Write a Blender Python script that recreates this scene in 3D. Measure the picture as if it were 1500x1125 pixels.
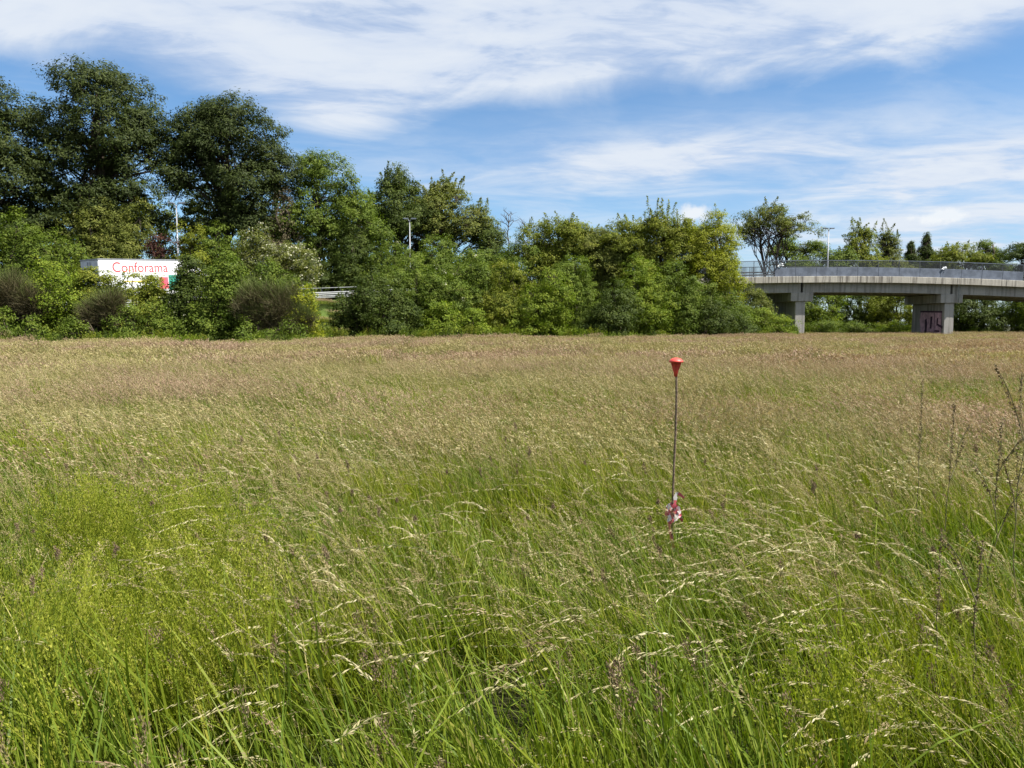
import bpy, math
import numpy as np
from mathutils import Vector

for o in list(bpy.data.objects):
    bpy.data.objects.remove(o, do_unlink=True)
scene = bpy.context.scene
COL = scene.collection
R = math.radians

# ------------------------------------------------------------------ camera
EYE = 1.65
FPX = 1083.0                       # focal length in pixels of the 1500 px wide photograph
PITCH = math.atan(86.0 / FPX)
cam_d = bpy.data.cameras.new('camera')
cam_d.sensor_width = 36.0
cam_d.lens = 36.0 * FPX / 1500.0
cam_d.clip_start = 0.05
cam_d.clip_end = 6000
cam = bpy.data.objects.new('camera', cam_d)
COL.objects.link(cam)
cam.location = (0, 0, EYE)
cam.rotation_euler = (math.pi / 2 - PITCH, 0, 0)
scene.camera = cam
scene.render.resolution_x = 1024
scene.render.resolution_y = 768

# ------------------------------------------------------------------ view
scene.view_settings.view_transform = 'Standard'
scene.view_settings.look = 'None'
scene.view_settings.gamma = 1.0
scene.view_settings.exposure = 1.4
scene.render.engine = 'CYCLES'
scene.cycles.max_bounces = 4
scene.cycles.diffuse_bounces = 2
scene.cycles.transmission_bounces = 2

# ------------------------------------------------------------------ sun and sky
SUN_EL, SUN_AZ = 56.0, 111.0       # azimuth clockwise from +Y
sun_d = bpy.data.lights.new('sun', 'SUN')
sun_d.energy = 4.9
sun_d.angle = R(0.6)
sun_d.color = (1.0, 0.955, 0.88)
sun = bpy.data.objects.new('sun', sun_d)
COL.objects.link(sun)
to_sun = Vector((math.cos(R(SUN_EL)) * math.sin(R(SUN_AZ)), math.cos(R(SUN_EL)) * math.cos(R(SUN_AZ)), math.sin(R(SUN_EL))))
sun.rotation_euler = (-to_sun).to_track_quat('-Z', 'Y').to_euler()

world = bpy.data.worlds.new('World')
scene.world = world
world.use_nodes = True


class NT:
    """small helper to write node trees as expressions"""
    def __init__(self, tree):
        self.t = tree
        self.n = tree.nodes
        self.l = tree.links

    def new(self, kind, **kw):
        nd = self.n.new(kind)
        for k, v in kw.items():
            setattr(nd, k, v)
        return nd

    def put(self, sock, v):
        if hasattr(v, 'is_output'):
            self.l.new(v, sock)
        elif v is not None:
            if hasattr(sock.default_value, '__len__') and not hasattr(v, '__len__'):
                v = [v] * len(sock.default_value)
            if hasattr(v, '__len__') and len(v) == 3 and len(sock.default_value) == 4:
                v = (*v, 1)
            sock.default_value = v

    def m(self, op, a, b=None, c=None, clamp=False):
        nd = self.new('ShaderNodeMath', operation=op)
        nd.use_clamp = clamp
        self.put(nd.inputs[0], a)
        if b is not None: self.put(nd.inputs[1], b)
        if c is not None: self.put(nd.inputs[2], c)
        return nd.outputs[0]

    def add(self, a, b): return self.m('ADD', a, b)
    def sub(self, a, b): return self.m('SUBTRACT', a, b)
    def mul(self, a, b): return self.m('MULTIPLY', a, b)

    def smooth(self, v, lo, hi, a=0.0, b=1.0):
        nd = self.new('ShaderNodeMapRange', interpolation_type='SMOOTHSTEP')
        self.put(nd.inputs[0], v); self.put(nd.inputs[1], lo); self.put(nd.inputs[2], hi)
        self.put(nd.inputs[3], a); self.put(nd.inputs[4], b)
        return nd.outputs[0]

    def noise(self, vec, scale, detail=3, rough=0.5, dist=0.0, sv=None):
        if sv is not None:
            mp = self.new('ShaderNodeMapping')
            self.put(mp.inputs['Vector'], vec)
            mp.inputs['Scale'].default_value = sv
            vec = mp.outputs[0]
        nd = self.new('ShaderNodeTexNoise')
        self.put(nd.inputs['Vector'], vec)
        nd.inputs['Scale'].default_value = scale
        nd.inputs['Detail'].default_value = detail
        nd.inputs['Roughness'].default_value = rough
        nd.inputs['Distortion'].default_value = dist
        return nd.outputs['Fac']

    def mix(self, f, a, b):
        nd = self.new('ShaderNodeMix', data_type='RGBA')
        self.put(nd.inputs[0], f); self.put(nd.inputs[6], a); self.put(nd.inputs[7], b)
        return nd.outputs[2]

    def ramp(self, f, stops):
        nd = self.new('ShaderNodeValToRGB')
        els = nd.color_ramp.elements
        while len(els) < len(stops): els.new(0.5)
        for e, (p, c) in zip(els, stops):
            e.position = p; e.color = (*c, 1)
        self.put(nd.inputs[0], f)
        return nd.outputs[0]

    def gauss(self, az, el, ca, ce, sa, se):
        a = self.m('POWER', self.mul(self.sub(az, ca), 1.0 / sa), 2.0)
        e = self.m('POWER', self.mul(self.sub(el, ce), 1.0 / se), 2.0)
        return self.m('EXPONENT', self.mul(self.add(a, e), -1.0))


def build_sky():
    w = NT(world.node_tree)
    bg = world.node_tree.nodes['Background']
    sky = w.new('ShaderNodeTexSky', sky_type='NISHITA')
    sky.sun_disc = False
    sky.sun_elevation = R(SUN_EL)
    sky.sun_rotation = R(SUN_AZ)
    sky.air_density = 1.0
    sky.dust_density = 0.4
    sky.ozone_density = 2.2
    tc = w.new('ShaderNodeTexCoord')
    d = tc.outputs['Generated']
    sp = w.new('ShaderNodeSeparateXYZ'); w.put(sp.inputs[0], d)
    x, y, z = sp.outputs
    az = w.mul(w.m('ARCTAN2', x, y), 57.2958)
    el = w.mul(w.m('ARCSINE', z), 57.2958)
    zz = w.m('MAXIMUM', w.add(z, 0.07), 0.02)
    cb = w.new('ShaderNodeCombineXYZ')
    w.put(cb.inputs[0], w.m('DIVIDE', x, zz)); w.put(cb.inputs[1], w.m('DIVIDE', y, zz))
    pl = cb.outputs[0]
    big = w.noise(pl, 0.55, 5, 0.55, 0.5, sv=(0.8, 1.0, 1))
    fine = w.noise(pl, 1.5, 9, 0.56, 0.7, sv=(0.85, 1.15, 1))
    wisp = w.noise(pl, 6.0, 8, 0.62, 0.6, sv=(0.7, 1.3, 1))
    azw = w.add(az, w.mul(w.sub(big, 0.5), 22.0))
    elw = w.add(el, w.mul(w.sub(big, 0.5), 4.5))
    elw = w.add(elw, w.mul(w.sub(fine, 0.5), 3.0))
    # upper cirrus sheet, its lower edge dipping to the left of the centre
    edge = w.sub(18.2, w.mul(w.gauss(az, 0.0, -13.0, 0.0, 9.0, 1e6), 3.2))
    up = w.mul(w.smooth(w.sub(elw, edge), -2.4, 1.6), 1.15)
    low = w.mul(w.gauss(azw, elw, 13.0, 12.0, 17.0, 2.5), 1.05)
    low2 = w.mul(w.gauss(azw, elw, 32.0, 10.0, 20.0, 2.4), 1.05)
    hor = w.mul(w.gauss(az, elw, 40.0, 6.0, 30.0, 5.5), 0.98)
    side = w.mul(w.smooth(w.m('ABSOLUTE', az), 45.0, 70.0), 0.55)
    cov = w.m('MAXIMUM', w.m('MAXIMUM', up, side), w.m('MAXIMUM', w.m('MAXIMUM', low, low2), hor))
    tex = w.add(w.mul(fine, 0.72), w.mul(wisp, 0.28))
    dens = w.mul(cov, w.smooth(tex, 0.30, 0.60, 0.42, 1.05))
    dens = w.add(dens, w.mul(w.smooth(fine, 0.46, 0.72), 0.24))
    dens = w.m('MINIMUM', w.mul(dens, 0.98), 0.96)
    # small fair-weather cumulus low over the trees
    puff = w.noise(d, 55.0, 5, 0.6)
    puff2 = w.noise(d, 31.0, 5, 0.6)
    cum = None
    for (a, e, sa, se, k) in ((29.6, 7.15, 1.6, 0.50, 1.0), (13.6, 8.2, 2.6, 0.9, 0.85), (22.8, 7.2, 0.9, 0.5, 0.6), (5.5, 9.0, 1.6, 0.35, 0.4)):
        fl = w.add(el, w.mul(w.sub(puff, 0.5), 1.3))
        g = w.mul(w.gauss(w.add(az, w.mul(w.sub(puff2, .5), 4.0)), fl, a, e, sa, se), k)
        cum = g if cum is None else w.m('MAXIMUM', cum, g)
    cum = w.mul(w.smooth(cum, 0.22, 0.80), 0.92)
    dens = w.m('MAXIMUM', dens, cum)
    cloud = w.mix(w.smooth(tex, 0.3, 0.62), (3.9, 4.8, 6.5), (6.0, 6.45, 7.1))
    cloud = w.mix(cum, cloud, (7.0, 7.2, 7.4))
    skyc = w.new('ShaderNodeMix', data_type='RGBA', blend_type='MULTIPLY')
    skyc.inputs[0].default_value = 1.0
    w.put(skyc.inputs[6], sky.outputs[0]); w.put(skyc.inputs[7], (0.82, 1.05, 1.20, 1))
    col = w.mix(dens, skyc.outputs[2], cloud)
    w.put(bg.inputs['Color'], col)
    bg.inputs['Strength'].default_value = 0.050


build_sky()

# ------------------------------------------------------------------ helpers
CP, SP = math.cos(PITCH), math.sin(PITCH)


def P(px, py, Y):
    """world point at depth Y seen at pixel (px, py) of the photograph: used to survey real positions"""
    r = (px - 750.0) / FPX
    u = (562.5 - py) / FPX
    s = Y / (CP + u * SP)
    return Vector((r * s, Y, EYE + (-SP + u * CP) * s))


def props(o, label=None, cat=None, group=None, kind=None):
    if label: o['label'] = label
    if cat: o['category'] = cat
    if group: o['group'] = group
    if kind: o['kind'] = kind
    return o


def empty(name, loc=(0, 0, 0), rot=(0, 0, 0), **kw):
    o = bpy.data.objects.new(name, None)
    o.location = loc
    o.rotation_euler = rot
    o.empty_display_size = 0.2
    COL.objects.link(o)
    return props(o, **kw)


def link(name, me, parent=None, loc=None, rot=None, coll=None, **kw):
    o = bpy.data.objects.new(name, me)
    (coll or COL).objects.link(o)
    if parent is not None: o.parent = parent
    if loc is not None: o.location = loc
    if rot is not None: o.rotation_euler = rot
    return props(o, **kw)


def np_mesh(name, verts, faces, mats, mat_idx=None, tint=None, smooth=False):
    """verts (N,3); faces (F,k) array, or list of such arrays; tint: one value per vertex"""
    me = bpy.data.meshes.new(name)
    if not isinstance(faces, list): faces = [faces]
    faces = [np.asarray(f, dtype=np.int32) for f in faces if len(f)]
    nl = sum(f.size for f in faces)
    nf = sum(len(f) for f in faces)
    me.vertices.add(len(verts))
    me.vertices.foreach_set('co', np.asarray(verts, dtype=np.float32).ravel())
    me.loops.add(nl)
    me.loops.foreach_set('vertex_index', np.concatenate([f.ravel() for f in faces]))
    me.polygons.add(nf)
    starts, s = [], 0
    for f in faces:
        k = f.shape[1]
        starts.append(s + np.arange(len(f)) * k); s += f.size
    me.polygons.foreach_set('loop_start', np.concatenate(starts).astype(np.int32))
    for m in (mats if isinstance(mats, (list, tuple)) else [mats]): me.materials.append(m)
    if mat_idx is not None: me.polygons.foreach_set('material_index', np.asarray(mat_idx, dtype=np.int32))
    me.polygons.foreach_set('use_smooth', np.full(nf, smooth, dtype=bool))
    if tint is not None:
        a = me.attributes.new('tint', 'FLOAT', 'POINT')
        a.data.foreach_set('value', np.asarray(tint, dtype=np.float32))
    me.update(calc_edges=True)
    me.validate()
    return me


class MB:
    """collects boxes, tubes and lathes into one mesh"""
    def __init__(self):
        self.v, self.q, self.t, self.mq, self.mt = [], [], [], [], []

    def box(self, c, s, axes=None, mat=0, bev=0.0):
        c = np.array(c, float); h = np.array(s, float) / 2
        ax = np.eye(3) if axes is None else np.array(axes, float)
        b = len(self.v)
        if bev <= 0:
            for z in (-1, 1):
                for y in (-1, 1):
                    for x in (-1, 1):
                        self.v.append(c + ax[0] * h[0] * x + ax[1] * h[1] * y + ax[2] * h[2] * z)
            for f in ((0, 2, 3, 1), (4, 5, 7, 6), (0, 1, 5, 4), (2, 6, 7, 3), (0, 4, 6, 2), (1, 3, 7, 5)):
                self.q.append([b + i for i in f]); self.mq.append(mat)
        else:
            # chamfered box: 24 verts
            idx = {}
            for sx in (-1, 1):
                for sy in (-1, 1):
                    for sz in (-1, 1):
                        for k in range(3):
                            o = np.array([sx * h[0], sy * h[1], sz * h[2]])
                            for j in range(3):
                                if j != k: o[j] -= np.sign(o[j]) * bev
                            idx[(sx, sy, sz, k)] = len(self.v)
                            self.v.append(c + ax[0] * o[0] + ax[1] * o[1] + ax[2] * o[2])
            for k in range(3):
                i, j = (k + 1) % 3, (k + 2) % 3
                for s in (-1, 1):
                    f = []
                    for a_, b_ in ((-1, -1), (1, -1), (1, 1), (-1, 1)):
                        sg = [0, 0, 0]; sg[k] = s; sg[i] = a_; sg[j] = b_
                        f.append(idx[(*sg, k)])
                    self.q.append(f if s > 0 else f[::-1]); self.mq.append(mat)
                for s1 in (-1, 1):
                    for s2 in (-1, 1):
                        f = []
                        for e, kk in ((-1, i), (1, i), (1, j), (-1, j)):
                            sg = [0, 0, 0]; sg[k] = e; sg[i] = s1; sg[j] = s2
                            f.append(idx[(*sg, kk)])
                        self.q.append(f); self.mq.append(mat)
            for sx in (-1, 1):
                for sy in (-1, 1):
                    for sz in (-1, 1):
                        self.t.append([idx[(sx, sy, sz, k)] for k in range(3)]); self.mt.append(mat)
        return self

    def tube(self, pts, rad, sides=7, mat=0, caps=True):
        pts = [np.array(p, float) for p in pts]
        rad = list(rad) if hasattr(rad, '__len__') else [rad] * len(pts)
        b = len(self.v)
        ref = np.array([0.31, 0.95, 0.07])
        for i, p in enumerate(pts):
            d = pts[min(i + 1, len(pts) - 1)] - pts[max(i - 1, 0)]
            d = d / (np.linalg.norm(d) + 1e-9)
            u = np.cross(d, ref)
            if np.linalg.norm(u) < 0.1: u = np.cross(d, np.array([1.0, 0, 0]))
            u /= np.linalg.norm(u); w = np.cross(d, u)
            for k in range(sides):
                a = 2 * math.pi * k / sides
                self.v.append(p + rad[i] * (math.cos(a) * u + math.sin(a) * w))
        for i in range(len(pts) - 1):
            for k in range(sides):
                k2 = (k + 1) % sides
                self.q.append([b + i * sides + k, b + i * sides + k2, b + (i + 1) * sides + k2, b + (i + 1) * sides + k]); self.mq.append(mat)
        if caps:
            for i in (0, len(pts) - 1):
                c = len(self.v); self.v.append(pts[i])
                for k in range(sides):
                    self.t.append([c, b + i * sides + k, b + i * sides + (k + 1) % sides]); self.mt.append(mat)
        return self

    def poly(self, pts, mat=0):
        b = len(self.v)
        self.v.extend(np.array(p, float) for p in pts)
        n = len(pts)
        if n == 4: self.q.append([b, b + 1, b + 2, b + 3]); self.mq.append(mat)
        else:
            for k in range(1, n - 1): self.t.append([b, b + k, b + k + 1]); self.mt.append(mat)
        return self

    def mesh(self, name, mats, smooth=False):
        return np_mesh(name, np.array(self.v), [np.array(self.q).reshape(-1, 4), np.array(self.t).reshape(-1, 3)], mats, self.mq + self.mt, smooth=smooth)

    def build(self, name, mats, parent=None, smooth=False, **kw):
        return link(name, self.mesh(name, mats, smooth), parent, **kw)


# ------------------------------------------------------------------ materials
def mat_new(name):
    m = bpy.data.materials.new(name)
    m.use_nodes = True
    m.node_tree.nodes.clear()
    return m, NT(m.node_tree)


def mat_out(n, shader):
    o = n.new('ShaderNodeOutputMaterial')
    n.l.new(shader, o.inputs['Surface'])


def principled(n, col, rough=0.7, spec=0.3, metal=0.0, bump=None, bstr=0.3, bdist=0.01):
    b = n.new('ShaderNodeBsdfPrincipled')
    n.put(b.inputs['Base Color'], col)
    n.put(b.inputs['Roughness'], rough)
    n.put(b.inputs['Specular IOR Level'], spec)
    n.put(b.inputs['Metallic'], metal)
    if bump is not None:
        bp = n.new('ShaderNodeBump')
        bp.inputs['Strength'].default_value = bstr
        bp.inputs['Distance'].default_value = bdist
        n.put(bp.inputs['Height'], bump)
        n.l.new(bp.outputs[0], b.inputs['Normal'])
    return b.outputs[0]


def leaf_mat(name, stops, transl=0.35, rough=0.6, spec=0.12, tcol=(1.0, 1.15, 0.45)):
    """leaf colour from a per-leaf random value"""
    m, n = mat_new(name)
    at = n.new('ShaderNodeAttribute', attribute_name='tint')
    col = n.ramp(at.outputs['Fac'], stops)
    s = principled(n, col, rough, spec)
    tr = n.new('ShaderNodeBsdfTranslucent')
    tm = n.new('ShaderNodeMix', data_type='RGBA', blend_type='MULTIPLY')
    tm.inputs[0].default_value = 1.0
    n.put(tm.inputs[6], col); n.put(tm.inputs[7], tcol)
    n.l.new(tm.outputs[2], tr.inputs[0])
    mx = n.new('ShaderNodeMixShader')
    mx.inputs[0].default_value = transl
    n.l.new(s, mx.inputs[1]); n.l.new(tr.outputs[0], mx.inputs[2])
    mat_out(n, mx.outputs[0])
    return m


def flat_mat(name, col, rough=0.6, spec=0.3, metal=0.0, var=0.12, scale=3.0):
    m, n = mat_new(name)
    g = n.new('ShaderNodeNewGeometry')
    f = n.noise(g.outputs['Position'], scale, 4, 0.6)
    c2 = tuple(max(0, c * (1 - 2 * var)) for c in col)
    c3 = tuple(min(1, c * (1 + 1.2 * var)) for c in col)
    mat_out(n, principled(n, n.mix(n.smooth(f, 0.3, 0.7), c2, c3), rough, spec, metal))
    return m


def concrete_mat(name, light, dark, streak=0.6):
    m, n = mat_new(name)
    g = n.new('ShaderNodeNewGeometry')
    p = g.outputs['Position']
    big = n.noise(p, 0.5, 5, 0.6)
    st = n.noise(p, 1.6, 4, 0.6, 0.2, sv=(1.6, 1.6, 0.10))
    fine = n.noise(p, 9.0, 5, 0.7)
    c = n.mix(n.smooth(big, 0.3, 0.7), light, tuple(a * 0.82 for a in light))
    c = n.mix(n.mul(n.smooth(st, 0.45, 0.64), streak), c, dark)
    c = n.mix(n.mul(n.smooth(fine, 0.45, 0.75), 0.25), c, dark)
    mat_out(n, principled(n, c, 0.9, 0.2, 0, fine, 0.35, 0.02))
    return m


M = {}
M['oak'] = leaf_mat('leaf_oak', [(0, (0.018, 0.028, 0.007)), (.5, (0.032, 0.046, 0.010)), (1, (0.060, 0.076, 0.016))], .25)
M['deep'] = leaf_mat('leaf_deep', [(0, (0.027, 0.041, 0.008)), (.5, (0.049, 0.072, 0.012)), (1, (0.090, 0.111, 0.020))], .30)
M['mid'] = leaf_mat('leaf_mid', [(0, (0.046, 0.071, 0.008)), (.5, (0.085, 0.124, 0.015)), (1, (0.149, 0.178, 0.025))], .34)
M['olive'] = leaf_mat('leaf_olive', [(0, (0.062, 0.074, 0.014)), (.5, (0.107, 0.126, 0.023)), (1, (0.188, 0.187, 0.043))], .34)
M['warm'] = leaf_mat('leaf_warm', [(0, (0.073, 0.090, 0.011)), (.5, (0.134, 0.160, 0.017)), (1, (0.223, 0.216, 0.030))], .38)
M['yellow'] = leaf_mat('leaf_yellow', [(0, (0.102, 0.118, 0.008)), (.5, (0.184, 0.206, 0.014)), (1, (0.271, 0.267, 0.024))], .40)
M['bright'] = leaf_mat('leaf_bright', [(0, (0.065, 0.099, 0.009)), (.5, (0.123, 0.173, 0.015)), (1, (0.216, 0.243, 0.027))], .38)
M['red'] = leaf_mat('leaf_red', [(0, (.022, .012, .010)), (.6, (.050, .020, .016)), (1, (.09, .045, .022))], .25, tcol=(1.1, .6, .5))
M['dry'] = leaf_mat('leaf_dry', [(0, (.050, .040, .022)), (.6, (.10, .082, .045)), (1, (.17, .15, .085))], .2, tcol=(1, .9, .6))
M['bloom'] = leaf_mat('blossom', [(0, (.22, .23, .13)), (.6, (.36, .36, .24)), (1, (.50, .49, .37))], .3, tcol=(1, 1, .8))
M['broom'] = leaf_mat('broom_twig', [(0, (.048, .040, .022)), (.45, (.085, .070, .036)), (.7, (.075, .082, .028)), (1, (.085, .115, .026))], .15, tcol=(1, 1, .6))
M['conifer'] = leaf_mat('conifer_needle', [(0, (.020, .042, .020)), (.5, (.035, .065, .026)), (1, (.06, .095, .034))], .2)


def bark(name, col):
    m, n = mat_new(name)
    g = n.new('ShaderNodeNewGeometry')
    f = n.noise(g.outputs['Position'], 3.0, 5, 0.65, 0.4, sv=(2.5, 2.5, .5))
    c = n.mix(n.smooth(f, .35, .65), tuple(a * .55 for a in col), col)
    mat_out(n, principled(n, c, .95, .1, 0, f, .6, .05))
    return m


M['bark'] = bark('bark', (.085, .068, .050))
M['bark_pale'] = bark('bark_pale', (.20, .18, .15))
M['concrete'] = concrete_mat('concrete', (.34, .325, .30), (.12, .11, .10))
M['fascia'] = concrete_mat('concrete_fascia', (.42, .39, .335), (.13, .115, .098), .9)
M['steel'] = flat_mat('galvanised_steel', (.135, .155, .195), .8, .15, 0, .14, 1.2)
M['steel_dark'] = flat_mat('weathered_steel', (.07, .075, .085), .65, .3, 0, .2, 3)
M['asphalt'] = flat_mat('asphalt', (.055, .055, .057), .9, .2, 0, .2, 6)
M['rail'] = flat_mat('pale_galvanised', (.20, .21, .21), .6, .3, 0, .1, 2)
M['white'] = flat_mat('white_paint', (.66, .67, .68), .4, .4, 0, .03, 1)
M['truck_shade'] = flat_mat('shaded_door_grey', (.42, .44, .47), .5, .4, 0, .06, 2)  # rear doors: shade of the lorry's rear end put into the colour
M['alu'] = flat_mat('aluminium', (.22, .23, .25), .5, .4, .2, .08, 4)
M['rubber'] = flat_mat('tyre_rubber', (.02, .02, .021), .8, .2, 0, .1, 5)
M['glass'] = flat_mat('tinted_glass', (.02, .025, .03), .08, .6, 0, .05, 1)
M['red_print'] = flat_mat('red_print', (.62, .05, .06), .5, .3, 0, .05, 1)
M['rose_print'] = flat_mat('rose_print', (.70, .10, .14), .5, .3, 0, .05, 1)
M['green_print'] = flat_mat('green_print', (.03, .22, .16), .5, .3, 0, .05, 1)
M['yellow_print'] = flat_mat('yellow_print', (.75, .52, .10), .5, .3, 0, .05, 1)
M['cap_red'] = flat_mat('faded_red_plastic', (.56, .060, .045), .5, .4, 0, .10, 40)
M['tape_red'] = flat_mat('tape_red', (.48, .09, .12), .4, .4, 0, .08, 40)
M['tape_white'] = flat_mat('tape_white', (.50, .47, .45), .4, .4, 0, .05, 40)
M['rust'] = flat_mat('rusty_steel', (.150, .110, .078), .85, .2, .2, .3, 60)
M['pink_spray'] = flat_mat('pink_spray', (.52, .33, .39), .8, .2, 0, .18, 2)
M['violet_spray'] = flat_mat('violet_spray', (.075, .04, .065), .8, .2, 0, .15, 3)


def grass_mats():
    out = {}

    def common(n):
        g = n.new('ShaderNodeNewGeometry')
        at = n.new('ShaderNodeAttribute', attribute_name='tint')
        oi = n.new('ShaderNodeObjectInfo')
        pos = g.outputs['Position']
        big = n.noise(pos, 0.15, 4, 0.6, 0.5, sv=(.45, 1.5, 0))
        small = n.noise(pos, 0.9, 3, 0.6, 0.3, sv=(1, 1, 0))
        return at.outputs['Fac'], oi.outputs['Random'], big, small

    def finish(m, n, col, transl, rough, spec, tcol):
        s = principled(n, col, rough, spec)
        tr = n.new('ShaderNodeBsdfTranslucent')
        tm = n.new('ShaderNodeMix', data_type='RGBA', blend_type='MULTIPLY')
        tm.inputs[0].default_value = 1.0
        n.put(tm.inputs[6], col); n.put(tm.inputs[7], tcol)
        n.l.new(tm.outputs[2], tr.inputs[0])
        mx = n.new('ShaderNodeMixShader'); mx.inputs[0].default_value = transl
        n.l.new(s, mx.inputs[1]); n.l.new(tr.outputs[0], mx.inputs[2])
        mat_out(n, mx.outputs[0])

    m, n = mat_new('grass_blade')
    t, r, big, small = common(n)
    green = n.ramp(t, [(0, (.045, .080, .008)), (.40, (.095, .145, .014)), (.75, (.165, .205, .024)), (.90, (.26, .25, .060)), (1, (.42, .36, .18))])
    lush = n.ramp(t, [(0, (.090, .125, .006)), (.5, (.190, .215, .010)), (.85, (.27, .26, .022)), (1, (.40, .33, .13))])
    col = n.mix(n.smooth(n.add(n.mul(big, .65), n.mul(small, .35)), .46, .62), green, lush)
    finish(m, n, col, .38, .5, .18, (1.0, 1.08, .36))
    out['blade'] = m

    m, n = mat_new('grass_stem')
    t, r, big, small = common(n)
    col = n.ramp(t, [(0, (.10, .13, .03)), (.5, (.20, .19, .07)), (1, (.34, .27, .13))])
    finish(m, n, col, .25, .5, .3, (1, 1, .6))
    out['stem'] = m

    m, n = mat_new('grass_seed_head')
    t, r, big, small = common(n)
    a = n.ramp(t, [(0, (.145, .094, .064)), (.35, (.250, .162, .110)), (.7, (.335, .240, .158)), (1, (.44, .37, .25))])
    b = n.ramp(t, [(0, (.160, .145, .048)), (.4, (.255, .225, .085)), (.8, (.36, .31, .145)), (1, (.48, .43, .24))])
    col = n.mix(n.smooth(n.add(n.mul(big, .8), n.mul(small, .2)), .45, .57), a, b)
    finish(m, n, col, .35, .6, .2, (1.0, .95, .65))
    out['head'] = m

    m, n = mat_new('near_seed_head')
    t, r, big, small = common(n)
    col = n.ramp(t, [(0, (.130, .110, .045)), (.4, (.230, .185, .085)), (.8, (.36, .30, .155)), (1, (.48, .42, .25))])
    finish(m, n, col, .35, .6, .2, (1.0, .97, .6))
    out['near_head'] = m

    m, n = mat_new('brown_seed_head')
    t, r, big, small = common(n)
    col = n.ramp(t, [(0, (.070, .048, .030)), (.5, (.155, .110, .066)), (1, (.27, .21, .13))])
    finish(m, n, col, .2, .8, .1, (1, .9, .7))
    out['brown'] = m

    m, n = mat_new('pale_seed_head')
    t, r, big, small = common(n)
    col = n.ramp(t, [(0, (.23, .20, .095)), (.5, (.37, .325, .170)), (1, (.50, .45, .27))])
    finish(m, n, col, .35, .5, .3, (1, .97, .7))
    out['pale'] = m

    m, n = mat_new('bedstraw_leaf')
    t, r, big, small = common(n)
    col = n.ramp(t, [(0, (.100, .140, .012)), (.5, (.205, .235, .020)), (1, (.34, .33, .060))])
    finish(m, n, col, .42, .6, .2, (1.0, 1.1, .4))
    out['bedstraw'] = m
    return out


GM = grass_mats()


def ground_mat(name, cols, sc):
    m, n = mat_new(name)
    g = n.new('ShaderNodeNewGeometry')
    a = n.noise(g.outputs['Position'], sc, 6, .65, .4)
    b = n.noise(g.outputs['Position'], sc * 14, 5, .7)
    c = n.ramp(n.add(n.mul(a, .6), n.mul(b, .4)), [(.3, cols[0]), (.5, cols[1]), (.7, cols[2])])
    mat_out(n, principled(n, c, .95, .1, 0, b, .8, .05))
    return m


M['field'] = ground_mat('meadow_soil', [(.014, .015, .007), (.026, .028, .010), (.048, .042, .022)], .25)
M['bank'] = ground_mat('bank_turf', [(.030, .050, .012), (.055, .085, .018), (.10, .11, .035)], .3)

# ------------------------------------------------------------------ ground, embankment, road
PATH = np.array([(-80, -20, .1), (-66, 6, .4), (-55, 24, 1.0), (-46, 40, 1.7), (-39.5, 51.3, 2.3), (-34.7, 59.7, 2.8), (-29.6, 67.2, 3.35),
                 (-22.5, 74.2, 3.95), (-12.5, 80.2, 4.65), (0, 84.6, 5.6), (9, 87.0, 6.25), (17, 88.6, 6.75)], float)


def densify(path, step=1.0):
    # Catmull-Rom through the survey points
    out = []
    n = len(path)
    for i in range(n - 1):
        p0, p1, p2, p3 = path[max(i - 1, 0)], path[i], path[i + 1], path[min(i + 2, n - 1)]
        k = max(2, int(np.linalg.norm(p2 - p1) / step))
        for j in range(k):
            t = j / k
            out.append(0.5 * ((2 * p1) + (-p0 + p2) * t + (2 * p0 - 5 * p1 + 4 * p2 - p3) * t * t + (-p0 + 3 * p1 - 3 * p2 + p3) * t ** 3))
    out.append(path[-1])
    return np.array(out)


ROAD = densify(PATH)
tan = np.gradient(ROAD[:, :2], axis=0)
tan /= np.linalg.norm(tan, axis=1)[:, None]
RIGHT = np.stack([tan[:, 1], -tan[:, 0]], 1)


def groundz(x, y):
    d = np.hypot(ROAD[:, 0] - x, ROAD[:, 1] - y)
    i = int(d.argmin())
    return float(max(0.0, ROAD[i, 2] - 0.05 - max(0.0, d[i] - 5.4) / 1.45))


def groundz_arr(xy):
    out = np.empty(len(xy))
    for k in range(0, len(xy), 4000):
        b = xy[k:k + 4000]
        d = np.hypot(b[:, None, 0] - ROAD[None, :, 0], b[:, None, 1] - ROAD[None, :, 1])
        i = d.argmin(1)
        out[k:k + 4000] = np.maximum(0, ROAD[i, 2] - 0.05 - np.maximum(0, d[np.arange(len(b)), i] - 5.4) / 1.45)
    return out


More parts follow.
